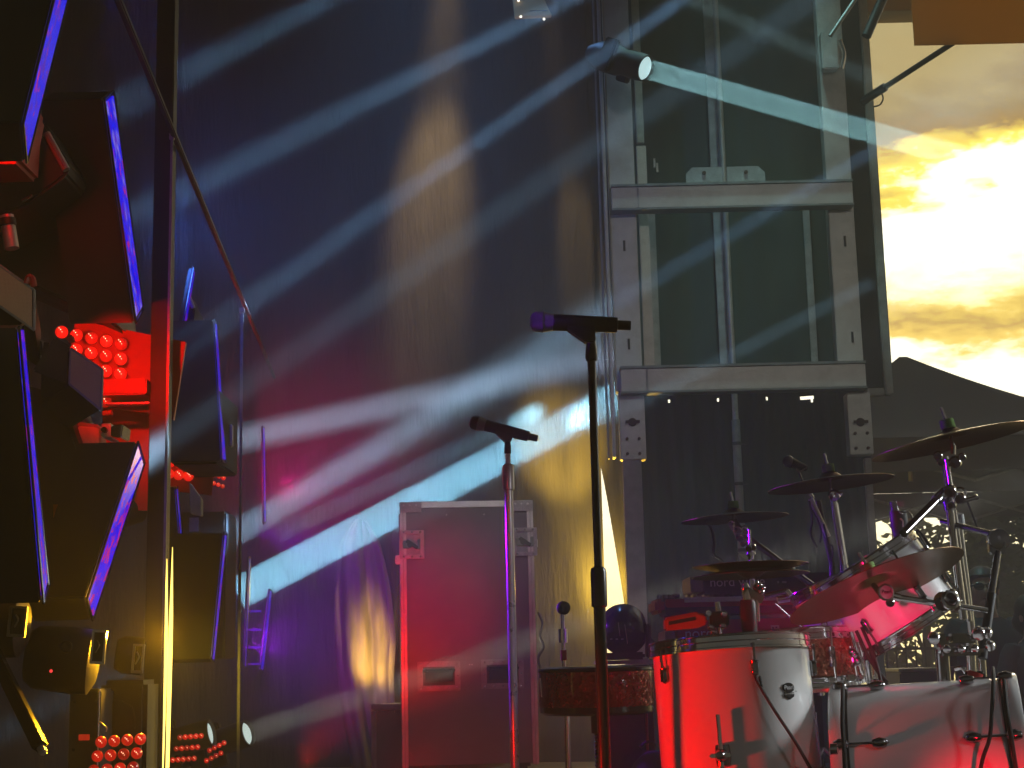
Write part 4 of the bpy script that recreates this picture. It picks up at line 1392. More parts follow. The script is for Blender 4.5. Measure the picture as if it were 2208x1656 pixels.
# ================================================================== microphones on straight stands
def straight_mic(base_px, top_px, y, mic_a, mic_b, label_s, label_m, pole_m, r0, r1, clutch_py, grille_m='dark_chrome', k=1.0, pale=None):
    zb = 0.0
    top = P(*top_px, y)
    b0 = V((top.x, y, 0))
    t = thing('mic_stand', label_s, 'microphone stand', b0, 'straight microphone stands')
    zc = P(top_px[0], clutch_py, y).z
    MB().cyl((top.x, y, 0.02), (top.x, y, zc), r1, n=20).build('lower_tube', M[pole_m], t, smooth=True)
    MB().cyl((top.x, y, zc), (top.x, y, top.z), r0, n=20).build('upper_tube', M[pole_m if not pale else pale], t, smooth=True)
    MB().lathe((top.x, y, zc - 0.05 * k), (0, 0, 1), [(r1, 0), (r1 * 1.32, 0.004), (r1 * 1.36, 0.09 * k), (r1 * 1.2, 0.1 * k), (r0, 0.105 * k)], 20).build('clutch', M[pole_m], t, smooth=True)
    MB().lathe((top.x, y, 0), (0, 0, 1), [(0, 0), (0.14, 0), (0.14, 0.012), (0.05, 0.03), (0, 0.032)], 36).build('round_base', M['black'], t, smooth=True)
    a, b = P(*mic_a, y), P(*mic_b, y)
    ax = (b - a).normalized()
    Lm = (b - a).length
    # clip
    cc = top + V((0, 0, 0.030 * k))
    MB().lathe(top - V((0, 0, 0.012)), (0, 0, 1), [(r0 * 1.35, 0), (r0 * 1.55, 0.008), (r0 * 1.4, 0.03), (r0 * 1.15, 0.045), (r0 * 1.3, 0.06)], 18).build('thread_cap', M['black_gloss'], t, smooth=True)
    mid = a + ax * (Lm * 0.5)
    wv = ax * 0.038
    q = [top + V((-0.011, -0.014, 0.036)), top + V((0.011, -0.014, 0.036))]
    up = V((0, 0, 1))
    pts = [top + V((0.012, 0, 0.034)), top + V((-0.012, 0, 0.034)), mid - wv - up * 0.019 * k, mid - wv + up * 0.004, mid + wv + up * 0.004, mid + wv - up * 0.019 * k]
    MB().prism([p + V((0, -0.019, 0)) for p in pts], (0, 0.038, 0)).build('clip', M['black'], t, bevel=0.004)
    m = thing('microphone', label_m, 'microphone', mid, 'handheld microphones')
    s = Lm / 0.26
    MB().lathe(a, ax, [(0, 0), (0.012 * s, 0.001), (0.022 * s, 0.006 * s), (0.0262 * s, 0.016 * s), (0.0266 * s, 0.030 * s)], 28).build('grille', M[grille_m], m, smooth=True)
    MB().lathe(a + ax * 0.030 * s, ax, [(0.0266 * s, 0), (0.0285 * s, 0.001), (0.0285 * s, 0.005 * s), (0.0262 * s, 0.006 * s), (0.0215 * s, 0.030 * s)], 28).build('grille_ring', M['mesh2'], m, smooth=True)
    MB().lathe(a + ax * 0.060 * s, ax, [(0.0205 * s, 0), (0.0215 * s, 0.002), (0.0218 * s, 0.006), (0.0212 * s, 0.08 * s), (0.0200 * s, 0.162 * s), (0.0195 * s, 0.165 * s), (0.0125 * s, 0.167 * s), (0.0125 * s, 0.198 * s), (0.0115 * s, 0.2 * s), (0, 0.2 * s)], 28).build('handle', M['black'], m, smooth=True)
    return t


def mesh_mat():
    m = mat('mic_grille_wire', (0.28, 0.28, 0.30), 0.35, 0.9)
    t = m.node_tree
    c = t.nodes.new('ShaderNodeTexCoord')
    v = t.nodes.new('ShaderNodeTexVoronoi')
    v.inputs['Scale'].default_value = 620
    v.inputs['Randomness'].default_value = 0.15
    t.links.new(c.outputs['Object'], v.inputs['Vector'])
    bp = t.nodes.new('ShaderNodeBump')
    bp.inputs['Strength'].default_value = 0.9
    bp.inputs['Distance'].default_value = 0.002
    t.links.new(v.outputs['Distance'], bp.inputs['Height'])
    t.links.new(bp.outputs[0], t.nodes['Principled BSDF'].inputs['Normal'])
    return m


M['mesh2'] = mesh_mat()
M['stand_white'] = mat('satin_silver_paint', (0.62, 0.60, 0.60), 0.28, 0.55, var=0.06)
M['stand_black'] = mat('black_stand_paint', (0.016, 0.016, 0.016), 0.22, var=0.1)
straight_mic((1305, 1656), (1275, 768), 3.95, (1143, 693), (1360, 702), 'near black microphone stand rising to the large microphone', 'large black wireless microphone with purple lit grille', 'stand_black', 0.0105, 0.0155, 1268, 'mesh2')
straight_mic((1102, 1656), (1095, 972), 5.85, (1013, 908), (1159, 946), 'silver white microphone stand in front of the tall road case', 'smaller dark microphone tilted down to the right', 'stand_white', 0.0095, 0.0165, 1030, 'black', pale='stand_white')

# short stand with foam ball behind the throne
y = 5.35
tp = P(1213, 1325, y)
t = thing('short_mic_stand', 'short blue lit stand with a foam ball behind the drum stool', 'microphone stand', (tp.x, y, 0))
for py0, py1, r_, nm, mm in ((1325, 1356, 0.0075, 'upper_tube', 'chrome'), (1356, 1386, 0.0165, 'clutch', 'chrome'), (1386, 1402, 0.007, 'rod', 'chrome'), (1402, 1424, 0.0105, 'collar', 'red_plastic'), (1424, 1443, 0.0075, 'rod', 'chrome')):
    MB().cyl((tp.x, y, P(1213, py0, y).z), (tp.x, y, P(1213, py1, y).z), r_, n=14).build(nm, M[mm], t, smooth=True)
MB().cyl((tp.x + 0.005, y, 0.02), (tp.x + 0.005, y, P(1213, 1443, y).z), 0.0105, n=14).build('lower_tube', M['chrome'], t, smooth=True)
MB().ball(P(1215, 1311, y), 0.024, 16, 10).build('foam_ball', M['rubber'], t, smooth=True)
MB().lathe((tp.x, y, 0), (0, 0, 1), [(0, 0), (0.12, 0), (0.12, 0.012), (0.03, 0.03), (0, 0.03)], 28).build('round_base', M['black'], t, smooth=True)


# ================================================================== drum kit
def shell(parent, c, axis, r, depth, m, name='shell', n=56):
    ax = V(axis).normalized()
    return MB().lathe(V(c) - ax * depth / 2, ax, [(r * 0.97, 0), (r, 0.004), (r, depth - 0.004), (r * 0.97, depth)], n).build(name, M[m], parent, smooth=True)


def hoop(parent, c, axis, r, h, m, name='hoop', n=56, t_=0.006):
    ax = V(axis).normalized()
    o = V(c) - ax * h / 2
    return MB().lathe(o, ax, [(r, 0), (r + t_ * 1.6, 0), (r + t_ * 1.6, 0.004), (r + t_, 0.006), (r + t_, h * 0.45), (r + t_ * 1.3, h * 0.5), (r + t_, h * 0.55), (r + t_, h - 0.006),
                              (r + t_ * 1.7, h - 0.003), (r + t_ * 1.5, h), (r, h), (r, 0)], n).build(name, M[m], parent, smooth=True)


def head(parent, c, axis, r, name='drum_head'):
    ax = V(axis).normalized()
    return MB().lathe(V(c), ax, [(0, 0.003), (r, 0.003), (r, 0), (0, 0)], 48).build(name, M['drumhead'], parent, smooth=True)


def ring_dir(axis, ang):
    """unit vector round the axis; ang 0 faces the camera (-y), 90 to the right (+x)"""
    z = V(axis).normalized()
    f_ = V((0, -1, 0))
    f_ = (f_ - z * f_.dot(z)).normalized()
    s_ = V((1, 0, 0))
    s_ = (s_ - z * s_.dot(z) - f_ * s_.dot(f_)).normalized()
    return f_ * math.cos(rad(ang)) + s_ * math.sin(rad(ang))


def lug(parent, c, axis, d, length=0.06, w=0.02, m='chrome', rod=0.0):
    z = V(axis).normalized()
    x = z.cross(d).normalized()
    R_ = Matrix((x, d, z)).transposed()
    b = MB().box(V(c) + d * 0.008, (w * 0.6, 0.016, length * 0.7), R_)
    b.lathe(V(c) + d * 0.006 - z * length / 2, z, [(0, 0), (w * 0.42, 0.006), (w * 0.55, length * 0.3), (w * 0.42, length * 0.6), (w * 0.6, length * 0.9), (0, length)], 12)
    o = b.build('lug', M[m], parent, smooth=True, bevel=0.0)
    if rod:
        MB().cyl(V(c) + d * 0.012 + z * length * 0.4, V(c) + d * 0.014 + z * (length * 0.4 + rod), 0.0035, n=8).build('tension_rod', M[m], o, smooth=True)
    return o


def drum(name, label, top, axis, r, depth, sh, hm, lug_angles, lug_m='chrome', bottom=True, lug_len=0.055, group=None):
    """top: centre of the upper rim; axis points up"""
    ax = V(axis).normalized()
    c = V(top) - ax * depth / 2
    t = thing(name, label, 'drum', V(top) - ax * depth, group)
    shell(t, c, ax, r, depth, sh)
    hoop(t, V(top) - ax * 0.004, ax, r, 0.038, hm)
    head(t, V(top), ax, r)
    if bottom:
        hoop(t, V(top) - ax * (depth - 0.004), ax, r, 0.034, hm)
        head(t, V(top) - ax * depth, ax, r)
    for a in lug_angles:
        d = ring_dir(ax, a)
        lug(t, V(top) - ax * 0.075 + d * r, ax, d, lug_len, 0.02, lug_m, 0.045)
        if bottom:
            lug(t, V(top) - ax * (depth - 0.075) + d * r, -ax, d, lug_len, 0.02, lug_m, 0.045)
    return t


# floor tom, nearest drum
yf = 4.15
ax = V((-math.sin(rad(1.9)), math.sin(rad(4.2)), 1)).normalized()
ft_top = P(1573, 1392, yf)
FR, FD = 0.2065, 0.42
FT = drum('floor_tom', 'large white floor tom glowing red on its left half, nearest the camera', ft_top, ax, FR, FD, 'white_lacquer', 'chrome', (-62, 8, 76), lug_m='dark_chrome', lug_len=0.045)
# leg bracket with rod and wing bolt
d = ring_dir(ax, -19)
cb = ft_top - ax * 0.285 + d * FR
br = MB().lathe(cb - ax * 0.03, ax, [(0, 0), (0.018, 0.004), (0.021, 0.03), (0.018, 0.056), (0, 0.06)], 16).lathe(cb, d, [(0.016, 0), (0.016, 0.03), (0.010, 0.042), (0, 0.044)], 14).build('leg_bracket', M['dark_chrome'], FT, smooth=True)
s_ = ax.cross(d)
MB().box(cb + d * 0.035 - s_ * -0.0, (0.055, 0.008, 0.010), Matrix((s_, d, ax)).transposed()).build('wing_bolt', M['chrome'], br, bevel=0.003)
MB().cyl(cb + d * 0.022 + ax * 0.10, cb + d * 0.024 - ax * 0.50, 0.0055, n=12).build('leg', M['chrome'], FT, smooth=True)
for a in (105, 225):
    d2 = ring_dir(ax, a)
    c2 = ft_top - ax * 0.285 + d2 * (FR + 0.02)
    MB().cyl(c2 + ax * 0.1, c2 - ax * 0.5, 0.0055, n=12).build('leg', M['chrome'], FT, smooth=True)


# maker's badge: a black oval over a small shield
def on_shell(top, ax, r, ang, down, lift=0.0015):
    d_ = ring_dir(ax, ang)
    return V(top) - V(ax) * down + d_ * (r + lift)


ang_b = 34.0
db = ring_dir(ax, ang_b)
sb = ax.cross(db) * -1
if sb.x < 0:
    sb = -sb
cbg = on_shell(ft_top, ax, FR, ang_b, 0.135)


def badge_pt(u, w, lift=0.0015):
    a_ = ang_b + math.degrees(u / FR)
    return on_shell(ft_top, ax, FR, a_, 0.135 - w, lift)


def badge_poly(pts, name, m, parent, lift=0.0012, th=0.001):
    top_ = [badge_pt(u, w, lift + th) for u, w in pts]
    bot = [badge_pt(u, w, lift) for u, w in pts]
    n = len(pts)
    cen_t = badge_pt(sum(p[0] for p in pts) / n, sum(p[1] for p in pts) / n, lift + th)
    b = MB()
    b.add(top_ + bot + [cen_t], [(i, (i + 1) % n, 2 * n) for i in range(n)] + [(i, n + i, n + (i + 1) % n, (i + 1) % n) for i in range(n)])
    return b.build(name, M[m], parent)


M['badge_print'] = mat('silver_badge_print', (0.5, 0.5, 0.5), 0.35, 0.6)
badge_poly([(0.0205 * math.cos(k * math.pi / 12), 0.0125 * math.sin(k * math.pi / 12) + 0.008) for k in range(24)], 'badge_oval', 'black_gloss', FT)
badge_poly([(-0.018, -0.008), (0.018, -0.008), (0.0165, -0.0145), (0.007, -0.019), (0, -0.022), (-0.007, -0.019), (-0.0165, -0.0145)], 'badge_shield', 'black_gloss', FT)
for k in range(5):
    u_ = -0.014 + 0.007 * k
    badge_poly([(u_ - 0.0018, -0.0065), (u_ + 0.0018, -0.0065), (u_ + 0.0018, -0.0035), (u_ - 0.0018, -0.0035)], 'badge_dot', 'black_gloss', FT)
text_mesh('badge_text', 'Pearl', 0.0155, badge_pt(0, 0.0085, 0.003), sb, ax, M['badge_print'], FT)
badge_poly([(0.0265 + 0.0016 * math.cos(k), -0.001 + 0.0016 * math.sin(k)) for k in range(6)], 'vent_hole', 'black', FT)

# clip-on microphone and clamp on the floor tom rim
yc = 3.98
t = thing('clamp_microphone', 'black microphone clamped on the floor tom rim with a hanging cable', 'microphone', P(1620, 1440, yc))
MB().lathe(P(1622, 1432, yc), P(1612, 1300, yc) - P(1622, 1432, yc), [(0, 0), (0.016, 0.003), (0.019, 0.05), (0.021, 0.11), (0.0215, 0.155), (0.018, 0.163), (0, 0.165)], 20).build('body', M['black'], t, smooth=True)
MB().lathe(P(1611, 1296, yc), P(1606, 1262, yc) - P(1611, 1296, yc), [(0.012, 0), (0.013, 0.014), (0.010, 0.03), (0.012, 0.034), (0.008, 0.045), (0, 0.046)], 16).build('swivel', M['chrome'], t, smooth=True)
MB().box(P(1627, 1284, yc), (0.05, 0.012, 0.02), Matrix.Rotation(rad(32), 3, 'Y')).ball(P(1634, 1268, yc), 0.013, 12, 8).build('clamp_jaw', M['dark_chrome'], t, smooth=False, bevel=0.002)
for px, py, r_ in ((1638, 1262, 0.007), (1646, 1268, 0.006), (1632, 1256, 0.006), (1642, 1276, 0.008)):
    MB().ball(P(px, py, yc - 0.01), r_, 10, 7).build('knob', M['chrome'], t, smooth=True)
MB().tube([P(1624, 1440, yc - 0.01), P(1630, 1462, 3.93), P(1640, 1482, 3.92), P(1672, 1535, 3.90), P(1718, 1605, 3.90), P(1760, 1680, 3.92)], 0.0042, 8).build('cable', M['rubber'], t, smooth=True)
MB().tube([P(1634, 1440, yc - 0.01), P(1640, 1470, 3.93), P(1642, 1480, 3.92)], 0.004, 8).build('cable', M['rubber'], t, smooth=True)
MB().cyl(P(1632, 1294, yc), P(1634, 1340, yc), 0.006, n=10).build('side_rod', M['chrome'], t, smooth=True)
# horizontal arm with a chrome end behind it
t = thing('chrome_rods', 'pair of short chrome arms between hi-hat and tilted ride cymbal', 'arm', P(1680, 1280, 4.6))
MB().cyl(P(1648, 1286, 4.6), P(1696, 1274, 4.6), 0.008, n=12).build('arm', M['dark_chrome'], t, smooth=True)
MB().lathe(P(1694, 1272, 4.6), P(1707, 1288, 4.6) - P(1694, 1272, 4.6), [(0, 0), (0.009, 0.002), (0.010, 0.02), (0, 0.028)], 12).build('end_cap', M['chrome'], t, smooth=True)
MB().cyl(P(1676, 1294, 4.62), P(1702, 1290, 4.62), 0.011, n=12).build('arm', M['chrome'], t, smooth=True)
MB().cyl(P(1672, 1302, 4.65), P(1735, 1358, 4.72), 0.0025, n=8).build('wire', M['dark_chrome'], t, smooth=True)

# bass drum lying on its side
yb_ = 4.12
a = P(1800, 1545, yb_)
BR = 0.281
btl, btr = P(1803, 1483, 4.17), P(2178, 1459, 4.05)
axb = (btr - btl).normalized()
upb = V((0, 0, 1)); upb = (upb - axb * axb.z).normalized()
bl = btl - upb * BR
BL = (btr - btl).length
BD = thing('bass_drum', 'big white bass drum lying on its side, tinted pink and red', 'drum', (bl.x + BL / 2, yb_, 0.0))
MB().lathe(bl, axb, [(BR * 0.985, 0), (BR, 0.004), (BR, BL - 0.004), (BR * 0.985, BL)], 80).build('shell', M['white_lacquer'], BD, smooth=True)
for s0 in (-0.014, BL - 0.026):
    MB().lathe(bl + axb * s0, axb, [(BR - 0.004, 0), (BR + 0.007, 0), (BR + 0.010, 0.004), (BR + 0.010, 0.036), (BR + 0.007, 0.040), (BR - 0.004, 0.040), (BR - 0.004, 0)], 80).build('hoop', M['white_lacquer'], BD, smooth=True)
for s0 in (0.028, BL - 0.034):
    MB().lathe(bl + axb * s0, axb, [(BR, 0), (BR + 0.004, 0), (BR + 0.004, 0.006), (BR, 0.006)], 80).build('hoop_gap', M['black'], BD, smooth=True)
for s0, nm in ((-0.004, 'front_head'), (BL + 0.001, 'rear_head')):
    MB().lathe(bl + axb * s0, axb, [(0, 0), (BR - 0.006, 0), (BR - 0.006, 0.003), (0, 0.003)], 64).build(nm, M['drumhead'], BD, smooth=True)


def b_dir(th):
    up_ = V((0, 0, 1)); up_ = (up_ - axb * up_.dot(axb)).normalized()
    fr_ = V((0, -1, 0)); fr_ = (fr_ - axb * fr_.dot(axb) - up_ * fr_.dot(up_)).normalized()
    return fr_ * math.cos(rad(th)) + up_ * math.sin(rad(th))


for th in (30, 75, 120, 165, 210, 255, 300, 345):
    dd = b_dir(th)
    for s0, sg in ((0.0, 1), (BL, -1)):
        o_ = bl + axb * s0
        cl = MB().lathe(o_ + axb * sg * -0.006 + dd * (BR + 0.012), axb * sg, [(0, 0), (0.010, 0.004), (0.015, 0.018), (0.011, 0.036), (0, 0.044)], 14).build('claw_hook', M['dark_chrome'], BD, smooth=True)
        lg = MB().lathe(o_ + axb * sg * 0.088 + dd * (BR + 0.010), axb * sg, [(0, 0), (0.009, 0.005), (0.014, 0.022), (0.010, 0.038), (0, 0.046)], 14).build('lug', M['dark_chrome'], BD, smooth=True)
        MB().cyl(o_ + axb * sg * 0.036 + dd * (BR + 0.012), o_ + axb * sg * 0.09 + dd * (BR + 0.012), 0.003, n=8).build('tension_rod', M['dark_chrome'], cl, smooth=True)
for s0 in (0.1, BL - 0.1):
    dd = b_dir(-25)
    MB().cyl(bl + axb * s0 + dd * BR * 0.98, bl + axb * (s0 + (0.02 if s0 > 0.2 else -0.02)) + dd * (BR + 0.06) + V((0, -0.12, -0.15)), 0.007, n=10).build('spur', M['chrome'], BD, smooth=True)
MB().lathe(P(1788, 1616, 3.86), axb, [(0, 0), (0.014, 0.003), (0.014, 0.02), (0, 0.024)], 12).build('spur_bracket', M['chrome'], BD, smooth=True)
# cables hanging over the bass drum
t = MB().tube([P(2141, 1440, 3.95), P(2142, 1468, 3.80), P(2139, 1530, 3.765), P(2134, 1590, 3.755), P(2118, 1640, 3.755), P(2108, 1700, 3.76)], 0.0050, 8).build('cable', M['rubber'], None, smooth=True)
tag(t, 'black cable hanging in a curve over the right end of the bass drum', 'cable', 'cables on the bass drum')
t = MB().tube([P(1817, 1476, 3.92), P(1817, 1500, 3.845), P(1816, 1560, 3.82), P(1820, 1620, 3.81), P(1823, 1700, 3.81)], 0.0050, 8).build('cable', M['rubber'], None, smooth=True)
tag(t, 'black cable running straight down the left hoop of the bass drum', 'cable', 'cables on the bass drum')
t = MB().tube([P(2165, 1466, 3.82), P(2171, 1530, 3.755), P(2182, 1600, 3.745), P(2196, 1690, 3.75)], 0.0055, 8).build('cable', M['rubber'], None, smooth=True)
tag(t, 'black cable leaning along the right hoop of the bass drum', 'cable', 'cables on the bass drum')

# rack toms
px1 = 4.5 / F
ta = V((-math.sin(rad(31)), 0.06, math.cos(rad(31)))).normalized()
tA = P(1868, 1212, 4.5)
TA = drum('rack_tom', 'white rack tom tilted steeply below the big ride cymbal, lit pink', tA, ta, 0.160, 0.222, 'white_lacquer', 'chrome', (-50, 14, 62), lug_m='dark_chrome', lug_len=0.05)
dm = ring_dir(ta, 24)
cm = tA - ta * 0.09 + dm * 0.162
MB().lathe(cm, dm, [(0.034, 0), (0.034, 0.006), (0.024, 0.012), (0.020, 0.03), (0, 0.032)], 20).build('shell_plate', M['red_plastic'], TA, smooth=True)
MB().cyl(cm + dm * 0.02 - V((0.01, 0, 0)), cm + dm * 0.02 + V((0.07, 0, -0.004)), 0.011, n=12).build('mount_arm', M['chrome'], TA, smooth=True)
tb = V((-math.sin(rad(20)), 0.10, math.cos(rad(20)))).normalized()
tB = P(1790, 1262, 4.95)
TB = drum('rack_tom', 'white rack tom half hidden behind the ride cymbal, lit purple', tB, tb, 0.130, 0.19, 'white_lacquer', 'chrome', (-40, 22, 80), lug_m='dark_chrome', lug_len=0.05)
dm = ring_dir(tb, 2)
cm = tB - tb * 0.115 + dm * 0.131
sx_ = tb.cross(dm)
MB().box(cm, (0.075, 0.008, 0.062), Matrix((sx_, dm, tb)).transposed()).build('shell_plate', M['black_gloss'], TB, bevel=0.012)  # dark rounded patch on the shell front

# snare
sn = V((-math.sin(rad(2.5)), 0.06, 1)).normalized()
sT = P(1722, 1372, 4.62)
SN = drum('snare_drum', 'copper red sparkle snare drum squeezed between floor tom and bass drum', sT, sn, 0.178, 0.150, 'orange_sparkle', 'chrome', (18, 42, 64, -20), lug_m='chrome', lug_len=0.07)
d = ring_dir(sn, 52)
c = sT - sn * 0.075 + d * 0.18
st = MB().box(c, (0.03, 0.022, 0.08), Matrix((sn.cross(d), d, sn)).transposed()).build('strainer', M['chrome'], SN, bevel=0.004)
MB().cyl(c + d * 0.02 + sn * 0.02, c + d * 0.03 - sn * 0.03, 0.006, n=10).build('lever', M['chrome'], st, smooth=True)
for px, py, mm in ((1751, 1420, 'red_plastic'), (1762, 1434, 'red_led')):
    MB().box(P(px, py, 4.43), (0.016, 0.006, 0.012)).build('tag_plate', M['red_plastic'], SN, bevel=0.002)
# snare stand legs
t = thing('snare_stand', 'chrome snare stand with slanting legs and cables beside the snare', 'drum stand', (sT.x + 0.1, 4.6, 0))
for (p0, p1, r_) in (((1836, 1360), (1862, 1470), 0.009), ((1850, 1382), (1880, 1478), 0.007), ((1868, 1420), (1876, 1475), 0.010), ((1800, 1470), (1850, 1462), 0.012)):
    MB().cyl(P(*p0, 4.45), P(*p1, 4.5), r_, n=12).build('leg', M['chrome'], t, smooth=True)
for (px, py) in ((1843, 1412), (1849, 1424), (1838, 1405)):
    MB().ball(P(px, py, 4.42), 0.012, 12, 8).build('wing_nut', M['dark_chrome'], t, smooth=True)
for (px, py, w, h) in ((1834, 1462, 22, 14), (1856, 1460, 10, 16), (1792, 1466, 20, 10), (1886, 1470, 22, 12)):
    MB().box(P(px, py, 4.43), (w * 4.43 / F, 0.03, h * 4.43 / F)).build('clamp_block', M['chrome'], t, bevel=0.005)
MB().cyl((sT.x + 0.1, 4.6, 0.0), (sT.x + 0.1, 4.6, 0.6), 0.013, n=12).build('post', M['chrome'], t, smooth=True)
for k, (p0, pm, p1) in enumerate((((1846, 1360), (1880, 1430), (1926, 1490)), ((1858, 1352), (1886, 1418), (1900, 1470)), ((1876, 1400), (1890, 1440), (1912, 1470)))):
    MB().tube([P(*p0, 4.40), P(*pm, 4.40), P(*p1, 4.35)], 0.005, 8).build('cable', M['rubber'], t, smooth=True)
MB().cyl(P(1883, 1425, 4.6), P(1888, 1465, 4.6), 0.006, n=10).build('tube', M['chrome'], t, smooth=True)
MB().cyl(P(1877, 1418, 4.62), P(1881, 1462, 4.62), 0.006, n=10).build('tube', M['chrome'], t, smooth=True)


# cymbals
def cymbal(name, label, c, r, slope, back, y, bell=0.045, invert=False, felt=True, group='cymbals of the kit', top_nut=True):
    nrm = V((-math.sin(slope), math.sin(back), math.cos(slope) * math.cos(back))).normalized()
    t = thing(name, label, 'cymbal', c, group)
    prof_t, prof_b = [], []
    for k in range(15):
        u = k / 14
        rr_ = r * u
        if rr_ < bell:
            h = 0.022 * (1 - (rr_ / bell) ** 2) * 1.0
        else:
            h = 0.0
        h -= 0.020 * (rr_ / r) ** 2
        prof_t.append((rr_, h))
        prof_b.append((rr_, h - 0.0016))
    zz_ = -nrm if invert else nrm
    MB().lathe(c, zz_, [(0.0, prof_t[0][1])] + prof_t[1:] + list(reversed(prof_b[1:])) + [(0.0, prof_b[0][1])], 72).build('bronze', M['cymbal'], t, smooth=True)
    if felt:
        MB().lathe(V(c) + nrm * 0.020, nrm, [(0, 0), (0.020, 0), (0.021, 0.004), (0.020, 0.026), (0, 0.027)], 20).build('felt', M['felt'], t, smooth=True)
    if top_nut:
        MB().cyl(V(c) + nrm * 0.04, V(c) + nrm * 0.082 + V((-0.006, 0, 0)), 0.0042, n=10).build('rod_tip', M['chrome'], t, smooth=True)
    return t, nrm


RL = 0.023
c1 = P(2049, 938, 4.37)
cymbal('crash_cymbal', 'largest high crash cymbal at the right edge, seen from below', c1, 0.232, math.atan(0.20) - RL, rad(1.5), 4.37)
c2 = P(1789, 1031, 4.96)
cymbal('crash_cymbal', 'middle crash cymbal with green felt in front of the right tower leg', c2, 0.204, math.atan(0.11) - RL, rad(1), 4.96)
c3 = P(1583, 1107, 5.8)
cymbal('crash_cymbal', 'smallest thin crash cymbal above the hi-hat', c3, 0.203, math.atan(0.07) - RL, rad(0.5), 5.8)
ch_ = P(1618, 1226, 4.7)
cymbal('hi_hat_cymbal', 'upper hi-hat cymbal over the keyboard panel', ch_, 0.178, math.atan(0.045) - RL, rad(1.2), 4.7, felt=False, top_nut=False, group='hi-hat pair')
ch2 = P(1619, 1234, 4.7)
cymbal('hi_hat_cymbal', 'lower hi-hat cymbal facing up under its twin', ch2, 0.176, math.atan(0.035) - RL, rad(1.0), 4.7, invert=True, felt=False, top_nut=False, group='hi-hat pair')
cr = P(1883, 1251, 4.16)
tr, nr = cymbal('ride_cymbal', 'big ride cymbal tilted steeply in front of the pink rack tom', cr, 0.248, math.atan(0.335) - RL, rad(13.5), 4.16, bell=0.055)


# stands
def rods(name, label, base, segs, cat='cymbal stand', group='chrome cymbal stands', m='chrome'):
    t = thing(name, label, cat, base, group)
    for s in segs:
        nm, p0, y0, p1, y1, r_ = s[:6]
        mm = s[6] if len(s) > 6 else m
        MB().cyl(P(*p0, y0), P(*p1, y1), r_, n=14).build(nm, M[mm], t, smooth=True)
    return t


def knobs(t, pts, m='chrome'):
    for px, py, y, r_, nm in pts:
        MB().lathe(P(px, py, y) - V((0, r_ * 0.6, 0)), (0.3, 1, 0.4), [(0, 0), (r_ * 0.8, 0.002), (r_, r_ * 0.5), (r_ * 0.9, r_ * 1.2), (0, r_ * 1.4)], 12).build(nm, M[m], t, smooth=True)


def tripod(t, x, y, m='chrome'):
    for k in range(3):
        a = rad(90 + 120 * k)
        MB().cyl((x, y, 0.32), (x + 0.3 * math.cos(a), y + 0.3 * math.sin(a), 0.012), 0.008, n=8).build('leg', M[m], t, smooth=True)


S1 = rods('cymbal_stand', 'tall cymbal stand under the large right crash cymbal', (P(2100, 1430, 4.42).x, 4.42, 0), [
    ('tilter_rod', (2055, 968), 4.37, (2050, 938), 4.37, 0.006), ('sleeve', (2056, 960), 4.37, (2055, 980), 4.37, 0.007, 'chrome'),
    ('upper_tube', (2036, 985), 4.38, (2047, 1052), 4.39, 0.011), ('upper_tube', (2041, 990), 4.36, (2050, 1050), 4.36, 0.006),
    ('collar', (2043, 1068), 4.40, (2048, 1100), 4.40, 0.016, 'dark_chrome'), ('middle_tube', (2047, 1095), 4.40, (2078, 1335), 4.42, 0.0115),
    ('middle_tube', (2056, 1100), 4.44, (2090, 1340), 4.46, 0.0085), ('lower_tube', (2092, 1380), 4.44, (2096, 1470), 4.44, 0.013),
    ('boom_tube', (2040, 1058), 4.37, (1948, 1150), 4.2, 0.012, 'dark_chrome'), ('boom_sleeve', (2036, 1062), 4.36, (2018, 1080), 4.33, 0.016)])
knobs(S1, [(2021, 985, 4.35, 0.014, 'wing_nut'), (2027, 998, 4.35, 0.012, 'wing_nut'), (2057, 1000, 4.35, 0.019, 'wing_nut'), (2073, 987, 4.35, 0.012, 'wing_nut'), (2046, 1062, 4.34, 0.020, 'joint'), (2068, 1078, 4.34, 0.018, 'joint'), (2104, 1074, 4.34, 0.008, 'wing_nut'), (2050, 1092, 4.36, 0.014, 'wing_nut')])
MB().cyl(P(2072, 1082, 4.34), P(2108, 1072, 4.34), 0.006, n=10).build('wing_arm', M['chrome'], S1, smooth=True)
MB().lathe(P(2070, 1066, 4.34), (0.1, 1, 0.1), [(0.017, 0), (0.022, 0.004), (0.022, 0.012), (0.017, 0.016)], 18).build('ring', M['chrome'], S1, smooth=True)
tripod(S1, P(2100, 1430, 4.42).x, 4.42)
S2 = rods('cymbal_stand', 'blue lit stand under the middle crash cymbal', (P(1822, 1430, 4.98).x, 4.98, 0), [
    ('tilter_rod', (1789, 1031), 4.96, (1793, 1060), 4.96, 0.006), ('upper_tube', (1797, 1078), 4.97, (1820, 1218), 4.98, 0.0105), ('upper_tube', (1803, 1085), 4.99, (1824, 1214), 5.0, 0.006), ('lower_tube', (1820, 1218), 4.98, (1838, 1500), 4.98, 0.013)])
knobs(S2, [(1797, 1071, 4.94, 0.020, 'tilter'), (1812, 1066, 4.94, 0.008, 'wing_nut')])
tripod(S2, P(1830, 1430, 4.98).x, 4.98)
